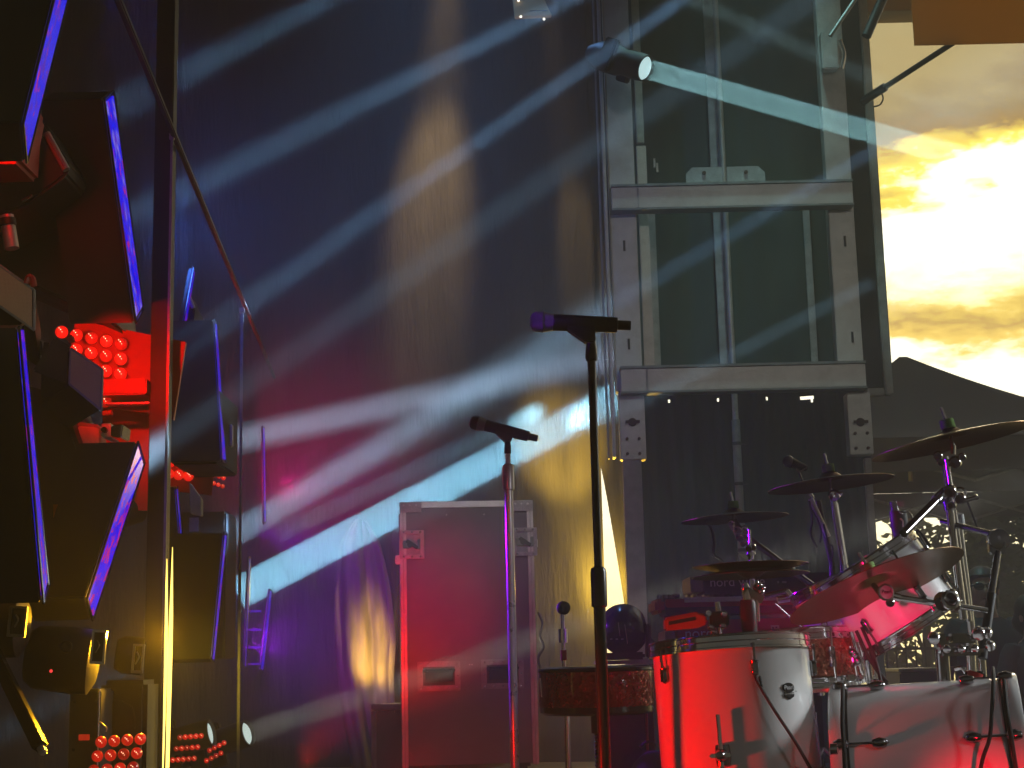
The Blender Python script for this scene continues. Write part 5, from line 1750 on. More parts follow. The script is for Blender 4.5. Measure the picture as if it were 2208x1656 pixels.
S3 = rods('cymbal_stand', 'purple boom stand under the smallest crash cymbal', (P(1760, 1430, 5.7).x, 5.7, 0), [
    ('tilter_rod', (1582, 1107), 5.8, (1582, 1130), 5.8, 0.006), ('tilter_neck', (1578, 1124), 5.79, (1608, 1170), 5.78, 0.020), ('boom_tube', (1602, 1152), 5.78, (1752, 1262), 5.6, 0.0115), ('boom_tube', (1610, 1160), 5.80, (1752, 1268), 5.62, 0.006), ('lower_tube', (1752, 1262), 5.62, (1770, 1500), 5.62, 0.013)])
knobs(S3, [(1576, 1128, 5.76, 0.012, 'wing_nut'), (1590, 1144, 5.75, 0.018, 'tilter'), (1604, 1141, 5.75, 0.012, 'wing_nut'), (1593, 1160, 5.75, 0.016, 'wing_nut'), (1602, 1174, 5.75, 0.014, 'wing_nut'), (1606, 1158, 5.75, 0.014, 'joint')])
tripod(S3, P(1765, 1430, 5.62).x, 5.62)
S4 = rods('hi_hat_stand', 'hi-hat stand with chrome clutch through the paired cymbals', (P(1622, 1430, 4.7).x, 4.7, 0), [
    ('pull_rod', (1616, 1142), 4.7, (1618, 1240), 4.7, 0.0042), ('clutch', (1617, 1180), 4.7, (1618, 1206), 4.7, 0.011), ('clutch_nut', (1617, 1194), 4.68, (1620, 1200), 4.68, 0.017), ('upper_tube', (1619, 1236), 4.7, (1626, 1420), 4.7, 0.011), ('lower_tube', (1626, 1420), 4.7, (1634, 1640), 4.7, 0.014)])
MB().prism([P(*k, 4.66) for k in ((1590, 1192), (1612, 1198), (1614, 1210), (1600, 1204))], (0, 0.01, 0)).build('wing_nut', M['chrome'], S4, bevel=0.002)
knobs(S4, [(1613, 1184, 4.67, 0.012, 'wing_nut'), (1622, 1182, 4.67, 0.011, 'wing_nut')])
tripod(S4, P(1630, 1430, 4.7).x, 4.7)
S5 = rods('chrome_boom', 'chrome arm with a round maker badge holding the ride cymbal', P(2060, 1310, 4.12), [
    ('arm', (1922, 1286), 4.08, (2010, 1300), 4.12, 0.0085), ('arm', (2060, 1306), 4.14, (2128, 1316), 4.16, 0.008), ('stem', (1884, 1262), 4.15, (1900, 1282), 4.1, 0.008, 'dark_chrome'), ('sleeve', (1922, 1285), 4.07, (1938, 1289), 4.08, 0.011)], group='chrome arms')
MB().lathe(P(1908, 1278, 4.06), (0.25, -1, 0.1), [(0, 0), (0.0215, 0), (0.0225, 0.003), (0.0225, 0.009), (0.0185, 0.010), (0.0185, 0.007), (0, 0.007)], 32).build('badge_disc', M['chrome'], S5, smooth=True)
nb = V((0.25, -1, 0.1)).normalized()
MB().lathe(P(1908, 1278, 4.06) + nb * 0.0072, nb, [(0, 0), (0.018, 0), (0.018, 0.0008), (0, 0.0008)], 28).build('badge_field', M['steel'], S5, smooth=True)
xb2 = V((1, 0.25, 0)).normalized()
text_mesh('badge_text', 'Pearl', 0.0140, P(1908, 1277, 4.06) + nb * 0.0092, xb2, nb.cross(xb2) * -1 if (nb.cross(xb2)).z < 0 else nb.cross(xb2), M['black_gloss'], S5)
knobs(S5, [(2030, 1302, 4.09, 0.026, 'joint'), (2046, 1296, 4.08, 0.024, 'joint'), (2054, 1308, 4.08, 0.018, 'wing_nut'), (1918, 1302, 4.06, 0.012, 'wing_nut'), (2052, 1284, 4.08, 0.014, 'wing_nut')])
MB().lathe(P(2046, 1296, 4.06), (0.2, -1, 0.3), [(0.019, 0), (0.026, 0.003), (0.026, 0.010), (0.019, 0.013)], 20).build('ring', M['chrome'], S5, smooth=True)
# tom clamp block
S6 = thing('tom_clamp', 'double chrome clamp block above the bass drum, lit pink', 'clamp', P(2080, 1420, 4.2))
for (x0, y0, x1, y1, dpt, mm) in ((2020, 1366, 2048, 1402, 4.2, 'dark_chrome'), (2048, 1366, 2112, 1386, 4.18, 'dark_chrome'), (2030, 1394, 2124, 1413, 4.17, 'dark_chrome'), (2112, 1364, 2130, 1378, 4.19, 'chrome'), (2124, 1388, 2138, 1410, 4.2, 'steel')):
    a, b_ = P(x0, y0, dpt), P(x1, y1, dpt)
    MB().ab((a.x, dpt, b_.z), (b_.x, dpt + 0.05, a.z)).build('clamp_block', M[mm], S6, bevel=0.008)
knobs(S6, [(2108, 1370, 4.16, 0.020, 'eye_bolt'), (2126, 1368, 4.16, 0.016, 'wing_nut'), (2012, 1380, 4.18, 0.018, 'wing_nut'), (2040, 1402, 4.15, 0.012, 'bolt'), (2072, 1402, 4.15, 0.012, 'bolt'), (2100, 1402, 4.15, 0.012, 'bolt'), (2133, 1396, 4.16, 0.015, 'wing_nut')])
MB().cyl(P(2031, 1400, 4.22), P(2036, 1470, 4.22), 0.018, n=14).build('post', M['dark_chrome'], S6, smooth=True)
MB().cyl(P(2116, 1408, 4.22), P(2120, 1462, 4.22), 0.010, n=14).build('post', M['chrome'], S6, smooth=True)
MB().cyl(P(2098, 1470, 4.1), P(2104, 1450, 4.1), 0.020, n=14).build('rod_socket', M['red_plastic'], S6, smooth=True)
MB().box(P(2100, 1460, 4.12), (0.05, 0.04, 0.03)).build('bracket', M['black_gloss'], S6, bevel=0.006)
MB().tube([P(2060, 1442, 4.14), P(2074, 1440, 4.12), P(2084, 1452, 4.12), P(2090, 1466, 4.12)], 0.006, 8).build('bent_rod', M['chrome'], S6, smooth=True)
# boom microphone stand, right
S7 = rods('boom_stand', 'boom microphone stand with a heavy joint at the right edge', (P(2118, 1430, 4.5).x, 4.5, 0), [
    ('upright', (2066, 1120), 4.5, (2096, 1365), 4.5, 0.0105), ('upright', (2096, 1365), 4.5, (2130, 1640), 4.5, 0.013), ('collar', (2066, 1108), 4.49, (2070, 1138), 4.5, 0.016, 'steel'),
    ('boom', (2030, 1124), 4.46, (2140, 1152), 4.3, 0.0085, 'dark_chrome'), ('boom', (2152, 1190), 4.28, (2136, 1290), 4.24, 0.010, 'dark_chrome'), ('handle', (2138, 1280), 4.24, (2118, 1420), 4.2, 0.013, 'black')], cat='microphone stand', group='boom stands')
MB().lathe(P(2149, 1166, 4.30), (0.1, -1, 0.1), [(0, 0), (0.030, 0), (0.032, 0.008), (0.030, 0.022), (0.012, 0.026), (0, 0.026)], 22).build('joint', M['dark_chrome'], S7, smooth=True)
MB().box(P(2150, 1180, 4.29), (0.05, 0.03, 0.04)).build('joint_block', M['steel'], S7, bevel=0.006)
MB().tube([P(2082, 1070, 4.42), P(2095, 1105, 4.42), P(2108, 1140, 4.4)], 0.003, 6).build('cable', M['rubber'], S7, smooth=True)
tripod(S7, P(2125, 1430, 4.5).x, 4.5, 'black')
# clip microphone over the rack tom
S8 = thing('clip_microphone', 'small clip microphone with thin gooseneck near the tent legs', 'microphone', P(1935, 1150, 4.7))
MB().cyl(P(1926, 1082, 4.7), P(1930, 1102, 4.7), 0.012, n=12).build('clip', M['dark_chrome'], S8, smooth=True)
MB().box(P(1940, 1086, 4.7), (0.028, 0.02, 0.018)).build('clamp_block', M['steel'], S8, bevel=0.004)
MB().lathe(P(1936, 1100, 4.72), P(1944, 1165, 4.72) - P(1936, 1100, 4.72), [(0, 0), (0.026, 0.004), (0.028, 0.05), (0.020, 0.09), (0, 0.095)], 18).build('body', M['black'], S8, smooth=True)
MB().tube([P(1936, 1096, 4.7), P(1942, 1106, 4.69), P(1958, 1104, 4.69), P(1966, 1112, 4.69), P(1968, 1124, 4.69)], 0.003, 6).build('gooseneck', M['chrome'], S8, smooth=True)
MB().tube([P(1941, 1118, 4.69), P(1947, 1124, 4.69), P(1947, 1136, 4.69)], 0.0028, 6).build('lead', M['sticker'], S8, smooth=True)
# black tom strap block seen against the light, with chrome hoop piece
S9 = thing('tom_mount', 'black wedge shaped tom mount in front of the bright trees', 'mount', P(1985, 1160, 4.75))
MB().prism([P(*k, 4.75) for k in ((1966, 1158), (1980, 1138), (2012, 1178), (1986, 1180))], (0, 0.05, 0)).build('bracket', M['black'], S9, bevel=0.005)
knobs(S9, [(1970, 1160, 4.72, 0.012, 'bolt'), (1977, 1176, 4.72, 0.010, 'bolt')])
# overhead microphone on thin stand behind the crash cymbals
S10 = rods('boom_stand', 'thin dark stand with a ball microphone behind the middle crash cymbal', (P(1752, 1430, 5.4).x, 5.4, 0), [
    ('boom', (1738, 1008), 5.4, (1722, 1018), 5.4, 0.004, 'dark_chrome'), ('boom', (1718, 1008), 5.4, (1742, 1066), 5.36, 0.004, 'dark_chrome'), ('boom', (1740, 1054), 5.36, (1752, 1075), 5.35, 0.008, 'chrome'), ('upright', (1748, 1075), 5.35, (1786, 1158), 5.35, 0.0095, 'stand_white'), ('upright', (1764, 1080), 5.37, (1795, 1220), 5.37, 0.010, 'black'), ('upright', (1795, 1220), 5.37, (1800, 1640), 5.4, 0.011, 'black')], cat='microphone stand', group='boom stands')
mm_ = thing('microphone', 'small ball headed microphone behind the middle crash cymbal', 'microphone', P(1700, 995, 5.4), 'handheld microphones')
MB().ball(P(1700, 995, 5.4), 0.021, 18, 12).build('grille', M['mesh2'], mm_, smooth=True)
MB().lathe(P(1704, 997, 5.4), P(1740, 1010, 5.42) - P(1704, 997, 5.4), [(0.019, 0), (0.015, 0.03), (0.011, 0.066), (0, 0.068)], 16).build('handle', M['black'], mm_, smooth=True)
for pts in (((1745, 1080), (1752, 1120), (1748, 1150), (1762, 1180)), ((1776, 1130), (1786, 1170), (1796, 1180), (1794, 1215), (1796, 1240)), ((1752, 1100), (1770, 1140), (1768, 1170))):
    MB().tube([P(*k, 5.33) for k in pts], 0.0035, 6).build('cable', M['rubber'], S10, smooth=True)
# percussion block on a rod
y_ = 4.45
PBK = thing('percussion_block', 'red lit percussion block with a long slot above the floor tom', 'percussion', P(1490, 1360, y_))
k_ = y_ / F
q = [(1434, 1332), (1502, 1319), (1524, 1326), (1526, 1346), (1505, 1354), (1436, 1360)]
MB().prism([P(*k, y_) for k in q], (0, 0.07, 0)).build('block', M['red_plastic'], PBK, bevel=0.006)
MB().prism([P(*k, y_ - 0.002) for k in ((1442, 1340), (1500, 1329), (1501, 1337), (1442, 1348))], (0, 0.008, 0)).build('slot', M['black'], PBK, bevel=0.001)
MB().cyl(P(1546, 1298, y_), P(1549, 1318, y_), 0.0085, n=12).build('rod', M['chrome'], PBK, smooth=True)
MB().box(P(1528, 1322, y_), (0.016, 0.02, 0.014), Matrix.Rotation(rad(30), 3, 'Y')).build('screw_block', M['chrome'], PBK, bevel=0.003)
MB().box(P(1550, 1336, y_ + 0.01), (0.055, 0.04, 0.045)).build('clamp_block', M['black'], PBK, bevel=0.006)
knobs(PBK, [(1560, 1326, y_ - 0.03, 0.010, 'wing_nut'), (1557, 1352, y_ - 0.03, 0.010, 'wing_nut'), (1532, 1356, y_ - 0.02, 0.011, 'wing_nut'), (1538, 1366, y_ - 0.02, 0.010, 'wing_nut')])
MB().cyl(P(1549, 1340, y_ + 0.02), P(1556, 1400, y_ + 0.05), 0.008, n=10).build('rod', M['chrome'], PBK, smooth=True)

# drum stool of red sparkle vinyl
yt = 5.05
c = P(1284, 1440, yt)
zb3 = P(1284, 1540, yt).z
ST = thing('drum_stool', 'round drum stool with red sparkle side and threaded post', 'stool', (c.x, yt, 0))
rs = 122 * yt / F
MB().lathe((c.x, yt, zb3 + 0.025), (0, 0, 1), [(rs * 0.98, 0), (rs, 0.006), (rs, c.z - zb3 - 0.035)], 56).build('side_band', M['red_sparkle'], ST, smooth=True)
MB().lathe((c.x, yt, c.z - 0.012), (0, 0, 1), [(rs, 0), (rs * 1.012, 0.004), (rs * 1.0, 0.012), (rs * 0.9, 0.018), (0, 0.020)], 56).build('cushion', M['black_gloss'], ST, smooth=True)
MB().lathe((c.x, yt, zb3), (0, 0, 1), [(0, 0), (rs * 0.9, 0), (rs * 0.985, 0.008), (rs * 0.985, 0.026)], 56).build('under_rim', M['black_gloss'], ST, smooth=True)
thr = [(0.0105 + (0.0018 if k % 2 else -0.0012), 0.006 * k) for k in range(52)]
MB().lathe((c.x, yt, 0.12), (0, 0, 1), [(0, 0)] + thr + [(0, 0.312)], 16).build('threaded_post', M['chrome'], ST, smooth=False)
MB().cyl((c.x, yt, zb3 - 0.06), (c.x, yt, zb3 - 0.001), 0.02, n=14).build('post_socket', M['black'], ST, smooth=True)
for k in range(3):
    a = rad(30 + 120 * k)
    MB().cyl((c.x, yt, 0.2), (c.x + 0.28 * math.cos(a), yt + 0.28 * math.sin(a), 0.012), 0.010, n=10).build('leg', M['chrome'], ST, smooth=True)
MB().cyl(P(1165, 1462, 4.87), P(1168, 1503, 4.87), 0.0018, n=8).build('band_reflection', M['stand_white'], ST, smooth=True)  # white reflection on the side band, built as a thin pale rod
# second dark drum behind stool (to the right), round bag
t = thing('equipment_bag', 'soft dark red bag on the stage floor left of the floor tom', 'bag', (P(1410, 1640, 5.6).x, 5.6, 0))
MB().ball(V((P(1412, 1640, 5.6).x, 5.6, 0.14)), 0.19, 24, 14, (0.62, 0.6, 1.0)).build('body', M['shirt'], t, smooth=True)
MB().tube([P(1380, 1612, 5.5), P(1396, 1600, 5.5), P(1414, 1606, 5.5)], 0.006, 6).build('handle', M['rubber'], t, smooth=True)
# black case box behind the stool
t = thing('black_crate', 'black crate with shiny scuffs behind the stool and microphone stand', 'crate', (P(1350, 1656, 5.9).x, 5.9, 0))
a, b_ = P(1312, 1450, 5.9), P(1412, 1600, 5.9)
MB().ab((a.x, 5.9, 0), (b_.x, 6.3, a.z)).build('body', M['black_gloss'], t, bevel=0.01)
MB().cyl(P(1394, 1524, 5.89), P(1396, 1618, 5.89), 0.005, n=8).build('edge_tube', M['red_plastic'], t, smooth=True)
MB().tube([P(1312, 1449, 5.88), P(1345, 1462, 5.86), P(1368, 1468, 5.86), P(1395, 1466, 5.87)], 0.003, 6).build('cable', M['chrome'], t, smooth=True)
a, b_ = P(1312, 1424, 5.95), P(1410, 1431, 5.95)
t = thing('light_rail', 'two pale metal rails under the round black lamp', 'rail', (a.x, 5.95, b_.z))
MB().ab((a.x - 0.05, 5.95, b_.z), (b_.x, 5.98, a.z)).build('rail', M['alu_dull'], t, bevel=0.002)
a, b_ = P(1312, 1436, 5.93), P(1410, 1442, 5.93)
MB().ab((a.x - 0.05, 5.93, b_.z), (b_.x, 5.96, a.z)).build('rail', M['alu_dull'], t, bevel=0.002)
for xx in (a.x - 0.03, b_.x - 0.03):
    MB().ab((xx, 5.96, 0), (xx + 0.025, 5.985, b_.z)).build('upright', M['steel'], t)

# round black lamp silhouetted by the bright opening
yl = 5.95
c = P(1345, 1364, yl)
t = thing('round_lamp', 'round black moving lamp silhouetted below the bright wedge opening', 'stage light', (c.x, yl, P(1345, 1424, yl).z))
dl = V((0.05, 0.85, 0.5)).normalized()
rl = 50 * yl / F
MB().lathe(c - dl * 0.07, dl, [(0, 0), (rl * 0.45, 0.0), (rl * 0.8, 0.018), (rl * 0.97, 0.05), (rl, 0.09), (rl * 0.96, 0.14), (rl * 0.6, 0.16), (0, 0.16)], 36).build('head', M['black_gloss'], t, smooth=True)
for s in (-1, 1):
    MB().ab((c.x + s * rl * 1.02 - 0.01, yl - 0.04, c.z - 0.10), (c.x + s * rl * 1.02 + 0.01, yl + 0.04, c.z + 0.03)).build('yoke_arm', M['black'], t, bevel=0.006)
MB().ab((c.x - rl * 1.1, yl - 0.08, P(1345, 1423, yl).z), (c.x + rl * 0.8, yl + 0.08, c.z - 0.075)).build('base', M['black_gloss'], t, bevel=0.008)
for px in (1318, 1330, 1342):
    MB().box(P(px, 1378, yl - 0.075), (0.008, 0.01, 0.004)).build('vent', M['steel'], t)
MB().tube([c + V((rl, -0.02, -0.01)), P(1402, 1376, yl), P(1416, 1394, yl), P(1420, 1420, yl)], 0.004, 8).build('cable', M['rubber'], t, smooth=True)
for px0, py0, px1_, py1 in ((1333, 1342, 1337, 1372), (1347, 1346, 1353, 1388)):
    MB().cyl(P(px0, py0, yl - 0.11), P(px1_, py1, yl - 0.11), 0.0016, n=6).build('edge_wire', M['chrome'], t, smooth=True)

# ------------------------------------------------------------------ keyboards
yk = 6.2
R_ = Matrix.Rotation(rad(0), 3, 'Z')


def kb_box(x0, y0, x1, y1, d0, d1, name, m, parent, bevel=0.004):
    a, b = P(x0, y0, d0), P(x1, y1, d0)
    return MB().ab((a.x, d0, b.z), (b.x, d1, a.z)).build(name, M[m], parent, bevel=bevel)


K1 = thing('keyboard', 'upper grey black keyboard with a pale name on its back panel', 'keyboard', P(1620, 1284, yk), 'stacked keyboards')
kb_box(1518, 1240, 1790, 1276, yk, yk + 0.28, 'back_panel', 'casing', K1)
kb_box(1488, 1242, 1517, 1277, yk - 0.01, yk + 0.30, 'end_cheek', 'laminate', K1)
a = P(1602, 1254, yk - 0.002)
text_mesh('name_print', 'nord wave', 0.052, P(1590, 1255, yk - 0.003), (1, 0, 0.0), (0, 0, 1), M['print'], K1)
for px in (1678, 1688, 1691, 1694):
    MB().box(P(px, 1255, yk - 0.002), (0.006, 0.004, 0.008)).build('port', M['steel'], K1)
K2 = thing('keyboard', 'red keyboard with white keys between the two stacked name panels', 'keyboard', P(1560, 1320, yk), 'stacked keyboards')
kb_box(1412, 1291, 1434, 1321, yk - 0.03, yk + 0.30, 'end_cheek', 'red_keyboard', K2, 0.012)
kb_box(1435, 1292, 1790, 1302, yk - 0.02, yk + 0.02, 'front_strip', 'red_keyboard', K2)
kb_box(1435, 1303, 1790, 1318, yk - 0.015, yk + 0.28, 'bed', 'casing', K2)
xk0, xk1 = P(1474, 1290, yk).x, P(1790, 1290, yk).x
zk0, zk1 = P(1500, 1298, yk - 0.05).z, P(1500, 1288, yk - 0.05).z
nk = 26
kw = (xk1 - xk0) / nk
ks = None
for i in range(nk):
    if ks is None:
        ks = MB().ab((xk0, yk - 0.045, zk0), (xk0 + kw * 0.94, yk + 0.09, zk0 + (zk1 - zk0) * 0.55)).ab((xk0, yk - 0.047, zk0 + (zk1 - zk0) * 0.62), (xk0 + kw * 0.94, yk + 0.09, zk1)).build('key', M['key_white'], K2)
    else:
        o = ks.copy()
        col.objects.link(o)
        o.location.x = ks.location.x + kw * i
for i in range(nk - 1):
    if i % 7 in (2, 6):
        continue
    xx = xk0 + kw * (i + 0.72)
    MB().ab((xx, yk + 0.0, zk1 + 0.0005), (xx + kw * 0.5, yk + 0.08, zk1 + 0.014)).build('black_key', M['black_gloss'], K2)
for px in (1420, 1436, 1446, 1452):
    MB().cyl(P(px, 1290, yk), P(px, 1284, yk), 0.006, n=8).build('knob', M['steel'], K2, smooth=True)
K3 = thing('keyboard', 'lower red brown keyboard with name print and a white sticker', 'keyboard', P(1560, 1390, yk), 'stacked keyboards')
yk3 = yk - 0.06
kb_box(1458, 1338, 1790, 1388, yk3, yk3 + 0.3, 'back_panel', 'red_keyboard', K3)
kb_box(1434, 1360, 1457, 1386, yk3 - 0.01, yk3 + 0.3, 'end_cheek', 'laminate', K3)
text_mesh('name_print', 'nord', 0.058, P(1507, 1366, yk3 - 0.003), (1, 0, 0), (0, 0, 1), M['print'], K3)
stk = kb_box(1662, 1348, 1681, 1366, yk3 - 0.003, yk3 - 0.001, 'sticker', 'sticker', K3, 0)
for (dx, dy) in ((-4, -3), (3, -4), (-3, 4), (4, 3)):
    MB().box(P(1671 + dx, 1357 + dy, yk3 - 0.004), (0.007, 0.002, 0.005)).build('print_patch', M['black'], stk)
KS = thing('keyboard_stand', 'black two tier stand carrying the keyboards', 'stand', (P(1560, 1400, yk).x, yk + 0.15, 0))
for px in (1440, 1760):
    xx = P(px, 1400, yk).x
    MB().ab((xx, yk + 0.10, 0), (xx + 0.03, yk + 0.14, P(1500, 1278, yk).z)).build('upright', M['black'], KS, bevel=0.003)
for py in (1280, 1323, 1392):
    zz_ = P(1500, py, yk).z
    for px in (1440, 1760):
        xx = P(px, 1400, yk).x
        MB().ab((xx + 0.031, yk - 0.02, zz_ - 0.012), (xx + 0.055, yk + 0.26, zz_ - 0.001)).build('support_arm', M['black'], KS)
# cable strands on the drape behind the kit
for pts, lab in ((((1518, 1120), (1534, 1140), (1540, 1170), (1538, 1195), (1552, 1205), (1564, 1220)), 'thin dark cable dangling on the drape behind the small crash cymbal'),
                 (((1160, 1320), (1170, 1345), (1164, 1370), (1172, 1395), (1160, 1420), (1168, 1445)), 'dark looped cable hanging beside the tall road case')):
    o = MB().tube([P(*k, 6.6 if pts[0][0] > 1300 else 8.2) for k in pts], 0.006, 6).build('cable', M['rubber'], None, smooth=True)
    tag(o, lab, 'cable')


# ================================================================== outside: tent, trees, fence, car, people
ap = P(1945, 766, 12.6)
hw = 1.9
ze = P(1900, 945, 12.6 - hw).z
TN = thing('pop_up_tent', 'dark pop-up tent with peaked canopy beyond the stage', 'tent', (ap.x, 12.6, -0.6))
b = MB()
corners = [(-1, -1), (1, -1), (1, 1), (-1, 1)]
for q_ in range(4):
    (xa, ya), (xb_, yb2) = corners[q_], corners[(q_ + 1) % 4]
    v, fc = [], []
    for j in range(25):
        rr_ = max(0.015, j / 24)
        for i in range(17):
            u_ = i / 16
            sag = 0.05 * math.sin(math.pi * u_) * rr_ * (1 - rr_) * 4
            v.append(V((ap.x + (xa + (xb_ - xa) * u_) * rr_ * hw, 12.6 + (ya + (yb2 - ya) * u_) * rr_ * hw, ze + (ap.z - ze) * (1 - rr_) ** 1.5 - sag * 0.6)))
    for j in range(24):
        for i in range(16):
            fc.append((j * 17 + i, j * 17 + i + 1, (j + 1) * 17 + i + 1, (j + 1) * 17 + i))
    b.add(v, fc)
cn = b.build('canopy', M['canvas'], TN, smooth=True)
cn.modifiers.new('cloth_thickness', 'SOLIDIFY').thickness = 0.004
for sx_, sy_ in ((0, -1), (0, 1), (1, 0), (-1, 0)):
    if sx_ == 0:
        bb = MB().ab((ap.x - hw, 12.6 + sy_ * hw - 0.003, ze - 0.24), (ap.x + hw, 12.6 + sy_ * hw + 0.003, ze - 0.002))
    else:
        bb = MB().ab((ap.x + sx_ * hw - 0.003, 12.6 - hw + 0.004, ze - 0.24), (ap.x + sx_ * hw + 0.003, 12.6 + hw - 0.004, ze - 0.002))
    bb.build('valance', M['canvas'], TN)
for sx_ in (-1, 1):
    for sy_ in (-1, 1):
        MB().ab((ap.x + sx_ * (hw - 0.05) - 0.02, 12.6 + sy_ * (hw - 0.05) - 0.02, -0.6), (ap.x + sx_ * (hw - 0.05) + 0.02, 12.6 + sy_ * (hw - 0.05) + 0.02, ze - 0.01)).build('leg', M['alu_dull'], TN)
for sy_ in (-1, 1):
    yy = 12.6 + sy_ * (hw - 0.09)
    for k in range(4):
        xa = ap.x - hw + 0.05 + k * (2 * hw - 0.1) / 4
        xb_ = xa + (2 * hw - 0.1) / 4
        MB().cyl((xa, yy, ze - 0.30), (xb_, yy, ze - 0.03), 0.014, n=6).build('scissor_bar', M['steel'], TN)
        MB().cyl((xa, yy + 0.03, ze - 0.03), (xb_, yy + 0.03, ze - 0.30), 0.014, n=6).build('scissor_bar', M['steel'], TN)
for sx_ in (-1, 1):
    xx = ap.x + sx_ * (hw - 0.09)
    for k in range(4):
        ya = 12.6 - hw + 0.05 + k * (2 * hw - 0.1) / 4
        yb2 = ya + (2 * hw - 0.1) / 4
        MB().cyl((xx, ya, ze - 0.30), (xx, yb2, ze - 0.03), 0.014, n=6).build('scissor_bar', M['steel'], TN)
        MB().cyl((xx + 0.03, ya, ze - 0.03), (xx + 0.03, yb2, ze - 0.30), 0.014, n=6).build('scissor_bar', M['steel'], TN)
MB().cyl((ap.x, 12.6, ze - 0.1), (ap.x, 12.6, ap.z - 0.02), 0.02, n=8).build('centre_pole', M['alu_dull'], TN)
# hanging banner under the tent: brownish box seen left
a, b_ = P(1926, 1128, 14.6), P(1950, 1172, 14.6)
o = MB().ab((a.x, 14.6, b_.z), (b_.x + 0.1, 14.7, a.z + 0.2)).build('hanging_box', M['beige'], None, bevel=0.01)
tag(o, 'small brown box hanging under the back edge of the tent', 'box')


def tree(label, x, y, h, cr, nl, m, seed, squash=1.0, gaps=0.0, lf=(0.10, 0.19)):
    rn = random.Random(seed)
    t = thing('tree', label, 'tree', (x, y, -0.6), 'trees behind the tent')
    tk = MB()
    tp_ = V((x + 0.1, y, -0.6 + h * 0.62))
    tk.cyl((x, y, -0.65), tp_, 0.09, 0.035, 10)
    cl = []
    for k in range(11):
        a = rn.uniform(0, 6.28)
        st_ = V((x, y, -0.6)).lerp(tp_, rn.uniform(0.35, 1.0))
        en = V((x + math.cos(a) * cr * rn.uniform(0.3, 0.9), y + math.sin(a) * cr * rn.uniform(0.3, 0.9), -0.6 + h * rn.uniform(0.35, 0.95) * squash))
        tk.cyl(st_, en, 0.03, 0.008, 6)
        cl.append((en, cr * rn.uniform(0.28, 0.5)))
        cl.append((st_.lerp(en, 0.6), cr * rn.uniform(0.22, 0.4)))
    tk.build('trunk', M['bark'], t)
    v, fc = [], []
    for k in range(nl):
        c_, r_ = rn.choice(cl)
        dd = V((rn.gauss(0, 1), rn.gauss(0, 1), rn.gauss(0, 1))).normalized() * r_ * rn.uniform(0.3, 1.0) ** 0.5
        p = c_ + dd
        s_ = rn.uniform(*lf)
        ux_, uy_, uz_ = frame_of((rn.gauss(0, 1), rn.gauss(0, 1), rn.gauss(0, 1) + 0.3))
        o_ = len(v)
        v += [p - ux_ * s_ * 0.5, p - uy_ * s_ * 0.28 + uz_ * s_ * 0.05, p + ux_ * s_ * 0.5, p + uy_ * s_ * 0.28 + uz_ * s_ * 0.05]
        fc += [(o_, o_ + 1, o_ + 2), (o_, o_ + 2, o_ + 3)]
    me = bpy.data.meshes.new('crown')
    me.from_pydata([tuple(q - t.location) for q in v], [], fc)
    me.materials.append(m)
    o = bpy.data.objects.new('crown', me)
    col.objects.link(o)
    o.parent = t
    return t


for (px, y, h, cr_, nl, mm, sd_, lab) in ((2160, 19.0, 4.2, 1.15, 3000, 'leaf_dark', 5, 'dense dark green tree right of the person with sunglasses'),
                                       (2275, 18.0, 4.4, 1.2, 3000, 'leaf_dark', 6, 'dense dark tree at the right edge of the picture'),
                                       (1990, 20.5, 3.9, 0.85, 420, 'leaf_light', 7, 'sparse backlit yellow tree behind the rack tom'),
                                       (2066, 21.5, 3.6, 0.8, 330, 'leaf_light', 8, 'sparse backlit tree between cymbal stands and dark tree'),
                                       (1905, 22.0, 2.3, 0.8, 260, 'leaf_light', 9, 'low backlit bush seen left of the rack tom hoop')):
    tree(lab, P(px, 1400, y).x, y, h, cr_, nl, M[mm], sd_)
# hedge rows as ground cover mass
rn = random.Random(3)
v, fc = [], []
for k in range(2600):
    p = V((rn.uniform(3.5, 12.5), 23.5 + rn.uniform(-0.5, 0.5), -0.6 + rn.uniform(0, 1.0) ** 0.8 * (0.95 + 0.35 * math.sin(k))))
    s_ = rn.uniform(0.1, 0.2)
    ux_, uy_, uz_ = frame_of((rn.gauss(0, 1), rn.gauss(0, 1), rn.gauss(0, 1)))
    o_ = len(v)
    v += [p - ux_ * s_ * 0.5, p - uy_ * s_ * 0.3, p + ux_ * s_ * 0.5, p + uy_ * s_ * 0.3]
    fc += [(o_, o_ + 1, o_ + 2, o_ + 3)]
b = MB(); b.v = v; b.f = fc
o = b.build('hedge_leaves', M['leaf_dark'], None)
tag(o, 'low dark hedge running behind the iron fence', 'hedge')
o['kind'] = 'stuff'
# iron fence
yfn = 17.0
FN = thing('iron_fence', 'black iron picket fence behind the drums', 'fence', (P(2000, 1430, yfn).x, yfn, -0.6))
zt4 = P(2000, 1378, yfn).z
pk = None
for i in range(46):
    xx = 3.4 + i * 0.105
    if pk is None:
        pk = MB().cyl((xx, yfn, -0.6), (xx, yfn, zt4), 0.011, n=6).build('picket', M['iron'], FN)
        px0 = pk.location.x
    else:
        o = pk.copy()
        col.objects.link(o)
        o.location.x = px0 + i * 0.105
for zz_ in (-0.35, zt4 - 0.10):
    MB().ab((3.3, yfn - 0.012, zz_ - 0.015), (8.3, yfn + 0.012, zz_ + 0.015)).build('rail', M['iron'], FN)


